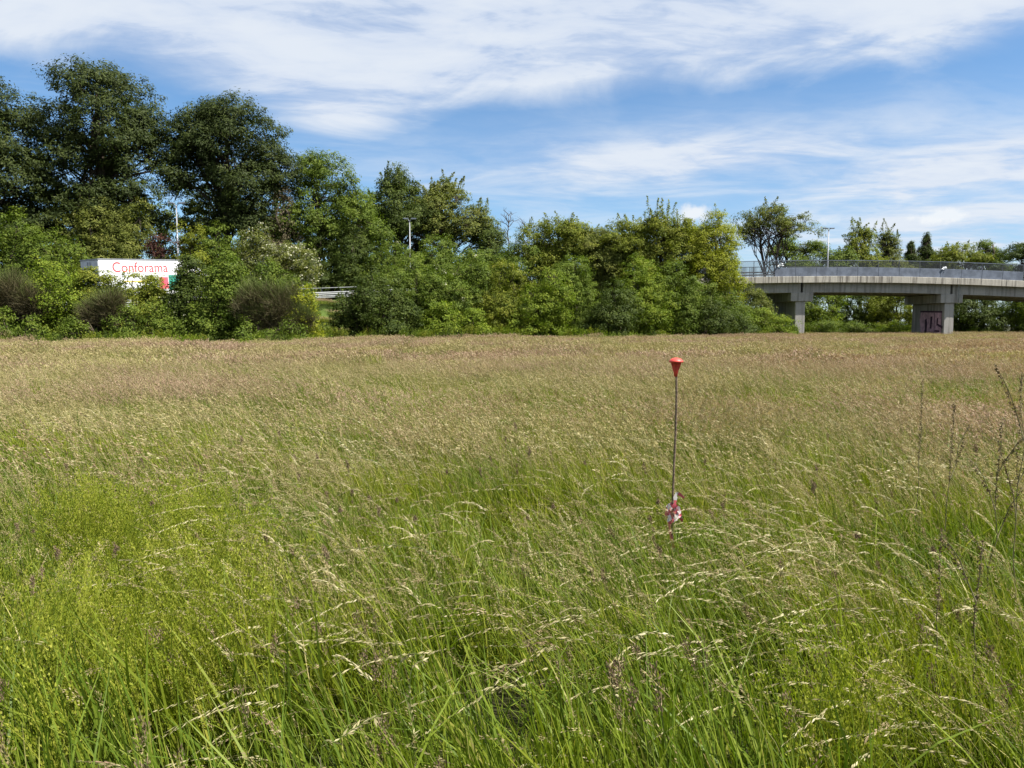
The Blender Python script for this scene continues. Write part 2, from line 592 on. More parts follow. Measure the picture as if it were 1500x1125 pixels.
def build_ground():
    g = MB()
    g.poly([(-3000, -3000, 0), (3000, -3000, 0), (3000, 3000, 0), (-3000, 3000, 0)])
    g.build('ground', M['field'], kind='structure')
    # embankment as a height field
    xs = np.arange(-92, 46, 1.0); ys = np.arange(-32, 112, 1.0)
    X, Y = np.meshgrid(xs, ys, indexing='ij')
    Z = groundz_arr(np.stack([X.ravel(), Y.ravel()], 1)).reshape(X.shape)
    rng = np.random.default_rng(5)
    Z = Z + (rng.random(Z.shape) - .5) * .12 * (Z > .15)
    vid = np.arange(X.size).reshape(X.shape)
    f = np.stack([vid[:-1, :-1], vid[1:, :-1], vid[1:, 1:], vid[:-1, 1:]], -1).reshape(-1, 4)
    keep = Z.ravel()[f].max(1) > 0.02
    zz = np.where(Z < 0.02, -0.05, Z)
    v = np.stack([X.ravel(), Y.ravel(), zz.ravel()], 1)
    link('embankment', np_mesh('embankment', v, f[keep], M['bank'], smooth=True), kind='structure')
    # carriageway
    n = len(ROAD)
    L = ROAD.copy(); L[:, :2] -= RIGHT * 4.0
    Rr = ROAD.copy(); Rr[:, :2] += RIGHT * 4.0
    L[:, 2] += .10; Rr[:, 2] += .10
    v = np.concatenate([L, Rr])
    i = np.arange(n - 1)
    link('road', np_mesh('road', v, np.stack([i, i + n, i + n + 1, i + 1], 1), M['asphalt']), kind='structure')


build_ground()

# ------------------------------------------------------------------ foliage
def unit(v):
    return v / (np.linalg.norm(v, axis=-1, keepdims=True) + 1e-9)


def sphere(rng, n):
    return unit(rng.normal(size=(n, 3)))


def sub_lobes(rng, mains, n, lo=.34, hi=.56, dist=.66, zmin=-.55):
    out = []
    for m in mains:
        c, r = m[:3], m[3:]
        k = 0
        while k < n:
            d = sphere(rng, 1)[0]
            if d[2] < zmin: continue
            s = rng.uniform(lo, hi)
            out.append(np.concatenate([c + d * r * dist * rng.uniform(.8, 1.12), r * s * rng.uniform(.85, 1.15, 3)]))
            k += 1
        out.append(np.concatenate([c, r * .62]))
        out.append(np.concatenate([c + np.array([0, 0, .60]) * r, r * np.array([.5, .5, .42])]))
    return np.array(out)


def leaf_points(rng, lobes, mains, ncl, crad, nleaf, zmin, flip=True):
    """clump centres on the lobes' shells, then leaf centres in the clumps"""
    w = lobes[:, 3] * lobes[:, 5]
    w = w / w.sum()
    li = rng.choice(len(lobes), ncl * 2, p=w)
    d = sphere(rng, ncl * 2)
    d[:, 2] = np.where((d[:, 2] < -.3) & flip, -d[:, 2] * .6, d[:, 2]); d = unit(d)
    rad = rng.uniform(.62, 1.06, ncl * 2) ** .7
    c = lobes[li, :3] + d * lobes[li, 3:] * rad[:, None]
    # skip clumps deep inside the crown
    q = np.ones(len(c)) * 9
    for m in mains:
        q = np.minimum(q, np.linalg.norm((c - m[:3]) / m[3:], axis=1))
    ok = (q > .42) & (c[:, 2] > zmin)
    # the side turned away from the field is thinner, as shaded foliage is
    ok &= ~((d[:, 1] > .35) & (rng.random(len(c)) < .5))
    c, d = c[ok][:ncl], d[ok][:ncl]
    n = len(c)
    cs = rng.uniform(.65, 1.35, n)
    off = sphere(rng, n * nleaf).reshape(n, nleaf, 3) * (rng.random((n, nleaf, 1)) ** .45)
    off[..., 2] *= .62
    p = c[:, None] + off * (crad * cs)[:, None, None]
    out = unit(off * .8 + d[:, None] * .75)
    ct = rng.random(n)
    tint = np.clip(ct[:, None] * .55 + rng.random((n, nleaf)) * .45 + rng.normal(size=(n, nleaf)) * .05, 0, 1)
    return p.reshape(-1, 3), out.reshape(-1, 3), tint.ravel(), c


def leaf_faces(rng, p, out, tint, size, aspect=.62, up=.45, rnd=.75, droop=0.0, tri=False):
    n = len(p)
    nrm = unit(out * .95 + np.array([0, 0, up]) + sphere(rng, n) * rnd)
    t = unit(np.cross(nrm, sphere(rng, n)))
    t[:, 2] -= droop; t = unit(t)
    b = unit(np.cross(nrm, t))
    s = (size * rng.uniform(.6, 1.35, n))[:, None]
    v = np.stack([p - t * s * .5, p + b * s * aspect * .5 - t * s * .08, p + t * s * .5 - nrm * s * .10, p - b * s * aspect * .5 - t * s * .08], 1).reshape(-1, 3)
    if tri:
        v = np.stack([p - t * s * .5 - b * s * aspect * .32, p - t * s * .45 + b * s * aspect * .42, p + t * s * .62 - nrm * s * .1], 1).reshape(-1, 3)
        return v, np.arange(n * 3).reshape(n, 3), np.repeat(tint, 3)
    f = np.arange(n * 4).reshape(n, 4)
    return v, f, np.repeat(tint, 4)


def limb_path(rng, a, b, n=5, wob=.08):
    a, b = np.array(a, float), np.array(b, float)
    L = np.linalg.norm(b - a)
    pts = []
    for i in range(n + 1):
        t = i / n
        p = a + (b - a) * t
        p = p + np.array([0, 0, 1]) * L * .12 * math.sin(math.pi * t)
        if 0 < i < n: p = p + rng.normal(size=3) * L * wob * .5
        pts.append(p)
    return pts


def lobes_px(lobes, D, base):
    """survey ellipses (px, py, rx, ry [, dY]) to metres, relative to the base point"""
    out = []
    for l in lobes:
        y = D + (l[4] if len(l) > 4 else 0)
        c = P(l[0], l[1], y)
        k = y / FPX
        rx, rz = l[2] * k, l[3] * k
        out.append((c.x - base[0], c.y - base[1], c.z - base[2], rx, (rx + rz) * .5 if len(l) < 6 else l[5], rz))
    return np.array(out)


SEED = [100]


def woody(name, label, cat, D, lobes, leaf, kind='tree', bx=None, dens=1.0, lsize=.30, crad=.75, nleaf=40, nsub=13, bark_m='bark', trunk_r=None, group=None,
          bloom=0, bloom_m='bloom', airy=False, forks=1, droop=0.0, ground=None, aspect=.62, up=.30, seed=None, zlow=None, sub=(.34, .56), rnd=.55, shoots=0, shoot_len=1.6, skirt=True):
    SEED[0] += 1
    rng = np.random.default_rng(seed or SEED[0])
    bxp = P(lobes[0][0] if bx is None else bx, 480, D).x
    gz = groundz(bxp, D) if ground is None else ground
    base = (bxp, D, gz)
    root = empty(name, base, label=label, cat=cat, group=group)
    mains = lobes_px(lobes, D, base)
    if kind == 'bush' and skirt:
        ext = []
        for m_ in mains:
            top = m_[2] + m_[5]
            if top < .3: continue
            lo = min(m_[2] - m_[5], .0)
            ext.append((m_[0], m_[1], (top + lo) / 2, m_[3], m_[4], (top - lo) / 2))
            ext.append((m_[0], m_[1] - .1, top * .26, m_[3] * .98, m_[4] * .98, top * .30))
        mains = np.array(ext)
    subs = sub_lobes(rng, mains, nsub if kind == 'tree' else max(7, nsub // 2), *sub, zmin=-.55 if kind == 'tree' else -1.0)
    area = float((mains[:, 3] * mains[:, 5]).sum()) * math.pi
    ncl = max(8, int(dens * area * (3.3 if kind == 'tree' else 2.7) / (crad * crad)))
    zmin = .1 if zlow is None else zlow
    p, out, tint, cl = leaf_points(rng, subs, mains, ncl, crad, nleaf, zmin, kind == 'tree')
    shoot_paths = []
    for k in range(int(shoots * .85)):
        sl = subs[rng.integers(len(subs))]
        if sl[2] < mains[0][2] - mains[0][5] * .2: sl = subs[rng.integers(len(subs))]
        d0 = sphere(rng, 1)[0]; d0[2] = abs(d0[2]) + .35; d0 /= np.linalg.norm(d0)
        a0 = sl[:3] + d0 * sl[3:] * .7
        L0 = shoot_len * rng.uniform(.3, .85)
        e0 = a0 + (d0 * .55 + np.array([rng.normal() * .25, rng.normal() * .25, .85])) * L0
        sp = limb_path(rng, a0, e0, 4, .03)
        shoot_paths.append(sp)
        m_ = int(46 * L0)
        tt_ = rng.random(m_)
        q_ = a0 + (e0 - a0) * tt_[:, None] + np.array([0, 0, 1]) * (L0 * .12 * np.sin(math.pi * tt_))[:, None]
        of_ = sphere(rng, m_) * (.38 * (1.1 - tt_))[:, None]
        p = np.concatenate([p, q_ + of_]); out = np.concatenate([out, unit(of_)]); tint = np.concatenate([tint, np.clip(rng.random(m_) * .6 + .3, 0, 1)])
    p[:, 2] = np.maximum(p[:, 2], .05)
    v, f, tt = leaf_faces(rng, p, out, tint, lsize * .86, aspect=aspect, droop=droop, up=up, rnd=rnd, tri=D > 64)
    fol = 'crown' if kind == 'tree' else 'foliage'
    link(fol, np_mesh(fol, v, f, M[leaf], tint=tt), root)
    if bloom:
        # flower sprays on the outer, upper shell
        sel = rng.choice(len(cl), min(len(cl), int(len(cl) * bloom)), replace=False)
        k = 15
        off = sphere(rng, len(sel) * k).reshape(len(sel), k, 3) * crad * .5
        off[..., 2] *= .9
        q = cl[sel][:, None] * np.array([1.03, 1.03, 1.02]) + off
        q = q.reshape(-1, 3)
        v, f, tt = leaf_faces(rng, q, unit(off.reshape(-1, 3)), rng.random(len(q)), lsize * .72, aspect=.8, up=.5)
        link('blossom', np_mesh('blossom', v, f, M[bloom_m], tint=tt), root)
    # trunk with limbs
    H = float((mains[:, 2] + mains[:, 5]).max())
    mb = MB()
    tr = trunk_r or max(.05, H * .020)
    main_c = mains[0][:3]
    for sp in shoot_paths:
        mb.tube(sp, [.026, .020, .015, .010, .005], 4, caps=False)
    if kind == 'tree':
        zc = max(H * .28, float((mains[:, 2] - mains[:, 5]).min()) + .15 * H)
        zc = min(zc, main_c[2])
        tops = []
        for k in range(forks):
            top = np.array([main_c[0] * .5 + (k - (forks - 1) / 2) * mains[0][3] * .8, main_c[1] * .5 + rng.normal() * .4, main_c[2] + mains[0][5] * .45])
            st = np.array([(k - (forks - 1) / 2) * tr * 1.6, 0, -.4])
            pts = limb_path(rng, st, top, 8, .04)
            mb.tube(pts, [tr * (1.25 if i == 0 else 1.0) * (1 - .085 * i) for i in range(9)], 8)
            tops.append(pts)
        for s in subs:
            pts0 = tops[rng.integers(len(tops))]
            i0 = rng.integers(3, 8)
            a = pts0[i0]
            if s[2] < a[2] - 1: a = pts0[max(2, i0 - 2)]
            r0 = tr * (1 - .085 * i0) * .5
            lp = limb_path(rng, a, s[:3] + np.array([0, 0, s[5] * .3]), 5)
            mb.tube(lp, [r0 * (1 - .16 * i) for i in range(6)], 5, caps=False)
            near = cl[np.argsort(np.linalg.norm(cl - s[:3], axis=1))[:(14 if airy else 6)]]
            for q in near:
                b = lp[rng.integers(2, 6)]
                mb.tube(limb_path(rng, b, q, 3), [r0 * .32, r0 * .25, r0 * .18, r0 * .08], 4, caps=False)
        mb.build('trunk', M[bark_m], root, smooth=True)
    else:
        for s in subs[::2]:
            a = np.array([rng.normal() * .25 + s[0] * .35, rng.normal() * .2, -.2])
            lp = limb_path(rng, a, s[:3] + np.array([0, 0, s[5] * .4]), 5)
            mb.tube(lp, [tr * .8 * (1 - .16 * i) for i in range(6)], 5, caps=False)
            near = cl[np.argsort(np.linalg.norm(cl - s[:3], axis=1))[:5]]
            for q in near:
                mb.tube(limb_path(rng, lp[rng.integers(2, 6)], q, 3), [tr * .3, tr * .22, tr * .16, tr * .06], 4, caps=False)
        mb.build('stems', M[bark_m], root, smooth=True, kind='stuff')
    return root


def broom(name, label, D, lobes, group=None, n=2600, green=.5):
    """broom-like shrub: fans of thin upright twigs"""
    SEED[0] += 1
    rng = np.random.default_rng(SEED[0])
    base = (P(lobes[0][0], 480, D).x, D, groundz(P(lobes[0][0], 480, D).x, D))
    root = empty(name, base, label=label, cat='shrub', group=group)
    V, F, T = [], [], []
    off = 0
    mains = lobes_px(lobes, D, base)
    for m in mains:
        c, r = m[:3], m[3:]
        H = c[2] + r[2]
        # short twigs through the whole mound, denser towards its rim, mostly pointing up and out
        d = sphere(rng, n)
        lump = sphere(rng, 14)
        bump = .62 + .50 * np.max(d @ lump.T, axis=1) ** 12 - .15 * rng.random(n)
        st = c + d * r * (rng.uniform(.15, 1.0, (n, 1)) ** .55) * bump[:, None] * .93
        st[:, 2] = np.maximum(st[:, 2] * 1.0, rng.random(n) * .5)
        out = unit((st - c) / r)
        dr = unit(out * .55 + np.array([-.12, 0, .9]) + rng.normal(size=(n, 3)) * .55)
        tip = st + dr * (.18 + 1.05 * rng.random((n, 1)) ** 2.2) * (.7 + .5 * np.clip(out[:, 2:], 0, 1))
        tip[:, 2] = np.maximum(tip[:, 2], .05)
        ts = np.linspace(0, 1, 4)
        side = unit(np.cross(tip - st, sphere(rng, n)))
        w = rng.uniform(.008, .017, n)
        pts = []
        for t in ts:
            pp = st + (tip - st) * t
            pp[:, :2] -= (tip - st)[:, :2] * (.5 * t * (1 - t))
            ww = (w * (1 - .75 * t))[:, None]
            pts.append(pp - side * ww); pts.append(pp + side * ww)
        v = np.stack(pts, 1).reshape(-1, 3)
        b = off + np.arange(n)[:, None] * 8
        for k in range(3):
            F.append(np.concatenate([b + 2 * k, b + 2 * k + 1, b + 2 * k + 3, b + 2 * k + 2], 1))
        base_t = rng.random(n) * .5
        hi = np.clip(tip[:, 2] / H, 0, 1) ** 2
        tv = np.stack([np.clip(base_t + t * green * hi * 1.15, 0, 1) for t in ts], 1)
        T.append(np.repeat(tv, 2, axis=1).ravel())
        V.append(v); off += n * 8
    link('twigs', np_mesh('twigs', np.concatenate(V), np.concatenate(F), M['broom'], tint=np.concatenate(T)), root)
    mb = MB()
    for m in mains:
        for k in range(7):
            a = np.array([m[0] * .8 + rng.normal() * .2, m[1] + rng.normal() * .2, -.1])
            e = m[:3] + sphere(rng, 1)[0] * m[3:] * .5
            mb.tube(limb_path(rng, a, e, 4), [.05, .04, .03, .02, .012], 5, caps=False)
    mb.build('stems', M['bark'], root, smooth=True)
    return root


def bare_tree(name, label, D, px, top, spread, n=14, r=.09, seed=1, lean=0.0):
    rng = np.random.default_rng(seed)
    b = P(px, 480, D)
    gz = groundz(b.x, D)
    H = P(px, top, D).z - gz
    root = empty(name, (b.x, D, gz), label=label, cat='tree')
    mb = MB()
    tp = limb_path(rng, (0, 0, -.3), (lean, 0, H), 10, .012)
    mb.tube(tp, [r * (1 - .085 * i) for i in range(11)], 7)
    mb.build('trunk', M['bark'], root, smooth=True)
    br = MB()
    for k in range(n):
        i = rng.integers(5, 11)
        a = tp[i]
        ang = rng.uniform(0, 2 * math.pi)
        ln = spread * rng.uniform(.5, 1.1) * (1.15 - i * .055)
        e = a + np.array([math.cos(ang) * ln, math.sin(ang) * ln, ln * rng.uniform(.5, 1.2)])
        lp = limb_path(rng, a, e, 4, .06)
        br.tube(lp, [r * .38, r * .32, r * .25, r * .18, r * .08], 4, caps=False)
        for j in range(4):
            s = lp[rng.integers(1, 4)]
            e2 = s + np.array([rng.normal() * .4, rng.normal() * .4, rng.uniform(.3, .8)]) * ln * .6
            br.tube(limb_path(rng, s, e2, 2, .05), [r * .17, r * .12, r * .05], 3, caps=False)
    br.build('branches', M['bark'], root, smooth=True)
    return root


def build_trees():
    g1 = 'tall oaks behind the road'
    kw = dict(group=g1, lsize=.32, crad=.9, nleaf=48)
    woody('oak_tree', 'huge dark oak cut off by the left edge of the photo', 'tree', 74, [(-45, 215, 112, 120), (15, 270, 70, 75), (-10, 330, 95, 50)], 'oak', dens=1.2, nsub=14, bx=-30, **kw)
    woody('oak_tree', 'tallest dark oak with rounded crown above the lorry', 'tree', 77, [(150, 175, 92, 78), (105, 250, 62, 72), (216, 245, 62, 78), (160, 315, 95, 45)], 'oak', dens=1.1, nsub=12, seed=212, **kw)
    woody('oak_tree', 'very dark dense oak right of the tallest oak, behind the lamp post', 'tree', 79, [(335, 225, 76, 72), (286, 268, 54, 68), (375, 275, 56, 75), (345, 325, 70, 40)], 'oak', dens=1.25, nsub=13, seed=333, **kw)
    g2 = 'smaller trees behind the road'
    kw = dict(group=g2)
    woody('tree', 'mid green rounded tree stepping down right of the dark oaks', 'tree', 82, [(468, 298, 60, 70), (450, 360, 60, 66), (526, 342, 48, 60)], 'mid', dens=.9, crad=.8, shoots=18, shoot_len=1.1, **kw)
    woody('tree', 'feathery pointed tree rising behind the middle lamp post', 'tree', 92, [(584, 300, 34, 54), (605, 345, 58, 56), (560, 350, 42, 60)], 'deep', dens=.8, crad=.75, lsize=.32, shoots=50, shoot_len=2.2, **kw)
    woody('tree', 'thin airy tree with see-through top right of the middle lamp post', 'tree', 93, [(650, 302, 34, 40), (635, 345, 50, 60), (690, 350, 44, 48)], 'olive', dens=.55, crad=.65, lsize=.30, airy=True, shoots=55, shoot_len=2.4, **kw)
    woody('tree', 'low dark round tree beside the bare dead trunk', 'tree', 94, [(712, 372, 38, 46), (705, 405, 45, 30)], 'deep', dens=1.0, crad=.7, shoots=12, shoot_len=1.0, **kw)
    bare_tree('dead_tree', 'slim leafless dead tree standing against the sky', 92, 745, 316, 2.0, 12, .13, 7)
    bare_tree('dead_tree', 'twiggy leafless sapling just right of the dead tree', 91, 772, 336, 2.6, 26, .07, 9)
    g3 = 'trees on the near bank'
    kw = dict(group=g3)
    woody('tree', 'olive green tree with ragged top at left of the middle clump', 'tree', 80, [(815, 358, 50, 38), (790, 395, 40, 46), (845, 385, 46, 52), (815, 430, 50, 34)], 'warm', dens=.95, crad=.62, lsize=.25, shoots=50, shoot_len=1.6, **kw)
    woody('tree', 'brownish olive tree second from left in the middle clump', 'tree', 80, [(878, 374, 46, 36), (895, 400, 46, 48), (870, 430, 44, 34)], 'olive', dens=.9, crad=.6, lsize=.24, airy=True, shoots=50, shoot_len=1.7, **kw)
    woody('tree', 'warm green tree third from left in the middle clump', 'tree', 79, [(925, 363, 46, 36), (915, 395, 50, 50), (945, 420, 44, 38)], 'warm', dens=.95, crad=.6, lsize=.24, shoots=45, shoot_len=1.7, **kw)
    woody('tree', 'spindly tree with the tallest thin shoots of the middle clump', 'tree', 78, [(966, 345, 26, 34), (978, 385, 44, 54), (1003, 355, 28, 34), (995, 422, 40, 40)], 'warm', dens=.75, crad=.55, lsize=.23, airy=True, shoots=45, shoot_len=2.4, **kw)
    woody('tree', 'yellow green tree overlapping the left end of the bridge', 'tree', 77, [(1046, 352, 40, 42), (1066, 395, 30, 46), (1034, 400, 40, 54), (1058, 430, 34, 30)], 'yellow', dens=1.0, crad=.55, lsize=.20, shoots=45, shoot_len=1.2, **kw)
    g4 = 'trees behind the bridge'
    kw = dict(group=g4)
    woody('tree', 'open crowned tree with visible forked limbs behind the bridge end', 'tree', 112, [(1128, 328, 44, 30), (1165, 343, 30, 30), (1096, 345, 22, 28)], 'olive', dens=.42, crad=.75, lsize=.32, airy=True, forks=2, trunk_r=.26, zlow=5, shoots=30, shoot_len=1.6, **kw)
    woody('tree', 'dense green tree low between open crowned tree and bridge lamp', 'tree', 118, [(1150, 368, 26, 22), (1190, 374, 28, 18), (1165, 425, 50, 55)], 'mid', dens=.95, crad=.75, lsize=.32, **kw)
    woody('tree', 'small bushy tree just right of the bridge lamp post', 'tree', 116, [(1225, 382, 26, 12), (1222, 425, 36, 55)], 'mid', dens=1.0, crad=.75, lsize=.32, **kw)
    woody('tree', 'pale airy tree right of the bridge lamp with thin upper twigs', 'tree', 118, [(1262, 358, 24, 22), (1255, 385, 30, 30), (1265, 430, 38, 50)], 'warm', dens=.6, crad=.65, lsize=.29, airy=True, shoots=35, shoot_len=2.0, **kw)
    woody('tree', 'greyish pointed airy tree left of the dark conifers', 'tree', 122, [(1298, 358, 15, 20), (1302, 388, 26, 28), (1310, 432, 34, 52)], 'olive', dens=.6, crad=.65, lsize=.29, airy=True, shoots=35, shoot_len=2.2, **kw)
    woody('conifer', 'short dark conifer, left one of two behind the bridge', 'tree', 128, [(1334, 396, 17, 14), (1335, 384, 13, 10), (1334, 375, 9, 9), (1335, 366, 5, 8), (1334, 359, 2.5, 6)], 'deep', dens=1.2, crad=.5, lsize=.32, aspect=.35, sub=(.3, .5), **kw)
    woody('conifer', 'taller dark conifer under the small white cloud behind the bridge', 'tree', 128, [(1357, 392, 19, 16), (1358, 378, 15, 11), (1356, 367, 11, 10), (1357, 357, 7, 9), (1357, 348, 3, 7)], 'deep', dens=1.2, crad=.5, lsize=.32, aspect=.35, sub=(.3, .5), **kw)
    woody('tree', 'broad yellowish green tree behind the graffiti pier', 'tree', 124, [(1408, 378, 34, 21), (1390, 405, 36, 35)], 'warm', dens=.95, crad=.7, lsize=.30, shoots=20, shoot_len=1.4, **kw)
    woody('tree', 'round dark topped tree right of the graffiti pier', 'tree', 126, [(1442, 366, 16, 13), (1450, 392, 34, 25), (1450, 430, 40, 40)], 'mid', dens=.95, crad=.7, lsize=.30, **kw)
    woody('tree', 'dark tree behind the bridge at the right edge of the photo', 'tree', 120, [(1500, 378, 30, 22), (1515, 410, 45, 40)], 'deep', dens=.95, crad=.7, lsize=.32, **kw)


def build_shrubs():
    gB = 'shrubs behind the road'
    kw = dict(kind='bush', group=gB, crad=.62)
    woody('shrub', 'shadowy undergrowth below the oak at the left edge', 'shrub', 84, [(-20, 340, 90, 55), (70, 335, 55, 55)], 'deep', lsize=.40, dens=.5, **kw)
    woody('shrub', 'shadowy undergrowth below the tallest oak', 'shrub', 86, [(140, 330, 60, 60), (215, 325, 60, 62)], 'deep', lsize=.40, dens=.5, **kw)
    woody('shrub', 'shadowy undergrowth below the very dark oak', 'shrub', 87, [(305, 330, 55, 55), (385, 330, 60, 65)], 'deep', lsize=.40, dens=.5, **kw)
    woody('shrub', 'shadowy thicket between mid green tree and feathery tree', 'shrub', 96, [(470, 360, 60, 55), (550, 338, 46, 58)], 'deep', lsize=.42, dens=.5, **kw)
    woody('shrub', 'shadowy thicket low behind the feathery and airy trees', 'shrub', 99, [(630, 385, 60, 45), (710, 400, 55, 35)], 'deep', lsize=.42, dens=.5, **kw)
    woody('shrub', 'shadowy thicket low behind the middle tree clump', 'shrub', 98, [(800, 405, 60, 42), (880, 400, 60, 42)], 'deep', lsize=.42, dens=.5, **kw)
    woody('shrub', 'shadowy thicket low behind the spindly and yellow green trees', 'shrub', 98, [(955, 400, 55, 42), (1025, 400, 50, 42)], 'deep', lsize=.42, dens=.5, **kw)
    woody('shrub', 'green bushes at left edge behind the road under the oak', 'shrub', 66, [(25, 355, 62, 45), (80, 380, 50, 45), (-40, 370, 60, 50)], 'mid', lsize=.23, dens=.75, shoots=26, shoot_len=.9, **kw)
    woody('shrub', 'olive brown undergrowth behind the lorry roof', 'shrub', 73, [(150, 335, 60, 45), (205, 342, 50, 45), (105, 350, 45, 45)], 'olive', lsize=.24, dens=.75, **kw)
    woody('shrub', 'purple leaved dark shrub between lorry and lamp post', 'shrub', 69.5, [(232, 362, 24, 18)], 'red', lsize=.24, dens=.9, skirt=False, **kw)
    woody('shrub', 'yellowish shrub at foot of the left lamp post', 'shrub', 74.6, [(285, 362, 32, 34), (262, 345, 22, 22)], 'warm', lsize=.23, dens=.6, **kw)
    woody('shrub', 'green shrub below the very dark oak', 'shrub', 75, [(320, 362, 42, 34), (350, 395, 45, 30)], 'mid', lsize=.24, dens=.8, **kw)
    woody('elder_shrub', 'shrub covered in creamy white blossom below the dark oaks', 'shrub', 73, [(375, 358, 36, 28), (410, 385, 46, 32), (440, 392, 32, 28)], 'olive', lsize=.22, dens=.8, bloom=.55, **kw)
    woody('shrub', 'dull leafless looking thicket left of the mid green rounded tree', 'shrub', 79, [(415, 310, 28, 42), (400, 340, 30, 32)], 'dry', lsize=.20, dens=.35, **kw)
    woody('shrub', 'deep green thicket behind the steel road railing', 'shrub', 80, [(470, 390, 52, 50), (525, 382, 48, 52)], 'deep', lsize=.26, dens=.85, **kw)
    woody('shrub', 'green thicket at foot of the middle lamp post', 'shrub', 79, [(580, 400, 48, 45), (640, 392, 52, 46)], 'mid', lsize=.25, dens=.85, bloom=.02, shoots=26, shoot_len=.9, **kw)
    woody('shrub', 'thicket filling the dip beneath the dead tree', 'shrub', 80, [(700, 400, 50, 36), (755, 398, 48, 38)], 'mid', lsize=.25, dens=.85, shoots=26, shoot_len=.9, **kw)
    gF = 'hedgerow along the far side of the field'
    kw = dict(kind='bush', group=gF, crad=.5, zlow=.05)
    broom('broom_shrub', 'brown twiggy broom shrub at the left edge of the hedgerow', 49.5, [(10, 435, 38, 40), (45, 450, 28, 36)], gF, 9000, .7)
    woody('shrub', 'low leafy bramble in front of the leftmost brown broom', 'shrub', 47.5, [(5, 472, 34, 20), (-40, 455, 40, 34), (48, 478, 20, 14)], 'mid', lsize=.15, dens=.8, **kw)
    woody('shrub', 'yellow green bush right of the leftmost brown broom', 'shrub', 51, [(95, 420, 36, 42), (80, 462, 34, 28), (60, 402, 32, 25)], 'bright', lsize=.16, dens=.8, shoots=26, shoot_len=.9, **kw)
    broom('broom_shrub', 'dark brown broom shrub below the grey end of the lorry', 49.5, [(140, 462, 26, 26), (165, 455, 24, 30)], gF, 6000, .7)
    woody('shrub', 'light green bush hiding the lower side of the lorry', 'shrub', 51.5, [(195, 432, 44, 34), (158, 424, 28, 26), (224, 436, 28, 34), (125, 412, 22, 22), (140, 432, 30, 30)], 'warm', lsize=.17, dens=1.7, **kw)
    woody('shrub', 'low green bush at the field edge below the lorry', 'shrub', 48.5, [(188, 470, 28, 22), (225, 468, 30, 26), (110, 476, 26, 18)], 'mid', lsize=.15, dens=.9, **kw)
    woody('shrub', 'dark glossy bush right of the lorry lettering', 'shrub', 51.5, [(280, 408, 28, 36), (268, 432, 24, 44), (255, 462, 32, 30)], 'deep', lsize=.17, dens=1.0, bloom=.05, shoots=26, shoot_len=.9, **kw)
    woody('shrub', 'sprawling yellowish bush hiding the lorry cab', 'shrub', 53.5, [(290, 400, 36, 28), (270, 400, 18, 22)], 'warm', lsize=.16, dens=.9, shoots=16, shoot_len=.8, bloom=.03, **kw)
    woody('shrub', 'large leafed green bush between glossy bush and big broom', 'shrub', 50, [(318, 435, 38, 42), (300, 470, 42, 24), (335, 412, 38, 30)], 'mid', lsize=.18, dens=.9, shoots=26, shoot_len=.9, **kw)
    broom('broom_shrub', 'big rounded grey brown broom with green crest in the hedgerow', 49, [(372, 445, 36, 40), (412, 450, 40, 42), (395, 468, 52, 24), (440, 472, 26, 20)], gF, 7500, .9)
    woody('shrub', 'low leafy growth in front of the big broom', 'shrub', 47.6, [(362, 478, 26, 14), (425, 480, 26, 12), (395, 484, 24, 8)], 'mid', lsize=.14, dens=.8, **kw)
    woody('shrub', 'bright yellow green bush on right flank of the big broom', 'shrub', 50, [(440, 436, 26, 30), (456, 458, 15, 26)], 'yellow', lsize=.16, dens=.9, **kw)
    woody('shrub', 'dense bush above the big broom filling the bank', 'shrub', 58, [(390, 405, 44, 24), (330, 395, 44, 22), (440, 416, 24, 14)], 'mid', lsize=.19, dens=.9, **kw)
    woody('shrub', 'dark arching bush just right of the steel road railing', 'shrub', 62, [(545, 436, 42, 46), (575, 455, 40, 34), (506, 452, 24, 32)], 'deep', lsize=.19, dens=.85, **kw)
    woody('shrub', 'tall green bush below the middle lamp post', 'shrub', 66, [(605, 420, 48, 50), (640, 445, 42, 42)], 'mid', lsize=.20, dens=.85, shoots=26, shoot_len=.9, **kw)
    woody('shrub', 'round bush with creamy flower tips right of the middle lamp post', 'shrub', 68, [(672, 428, 44, 52), (700, 410, 34, 32)], 'mid', lsize=.20, dens=.85, bloom=.04, **kw)
    woody('shrub', 'low bush at the field edge below the middle lamp post', 'shrub', 63, [(690, 470, 30, 20), (650, 466, 30, 24), (628, 474, 24, 16)], 'bright', lsize=.18, dens=.85, **kw)
    woody('shrub', 'light green mound in the dip beneath the dead tree', 'shrub', 68, [(735, 428, 48, 46), (712, 462, 40, 26)], 'warm', lsize=.20, dens=.85, shoots=26, shoot_len=.9, **kw)
    woody('shrub', 'bright green bush below the leafless sapling', 'shrub', 67, [(775, 450, 40, 34), (810, 432, 34, 42)], 'bright', lsize=.20, dens=.85, shoots=26, shoot_len=.9, **kw)
    woody('shrub', 'olive bush at the left foot of the middle tree clump', 'shrub', 71, [(840, 420, 48, 46), (860, 455, 44, 30)], 'mid', lsize=.20, dens=.85, shoots=26, shoot_len=.9, **kw)
    woody('shrub', 'grey green leafy bush at the middle of the hedgerow foot', 'shrub', 67, [(900, 446, 42, 36), (880, 468, 42, 20)], 'deep', lsize=.20, dens=.9, **kw)
    woody('shrub', 'bright bush beneath the warm green tree', 'shrub', 70, [(930, 420, 44, 46), (955, 455, 42, 32)], 'bright', lsize=.20, dens=.85, shoots=26, shoot_len=.9, **kw)
    woody('shrub', 'deep green bush beneath the spindly tree', 'shrub', 71, [(988, 425, 40, 42), (1005, 460, 38, 26)], 'mid', lsize=.20, dens=.9, shoots=26, shoot_len=.9, **kw)
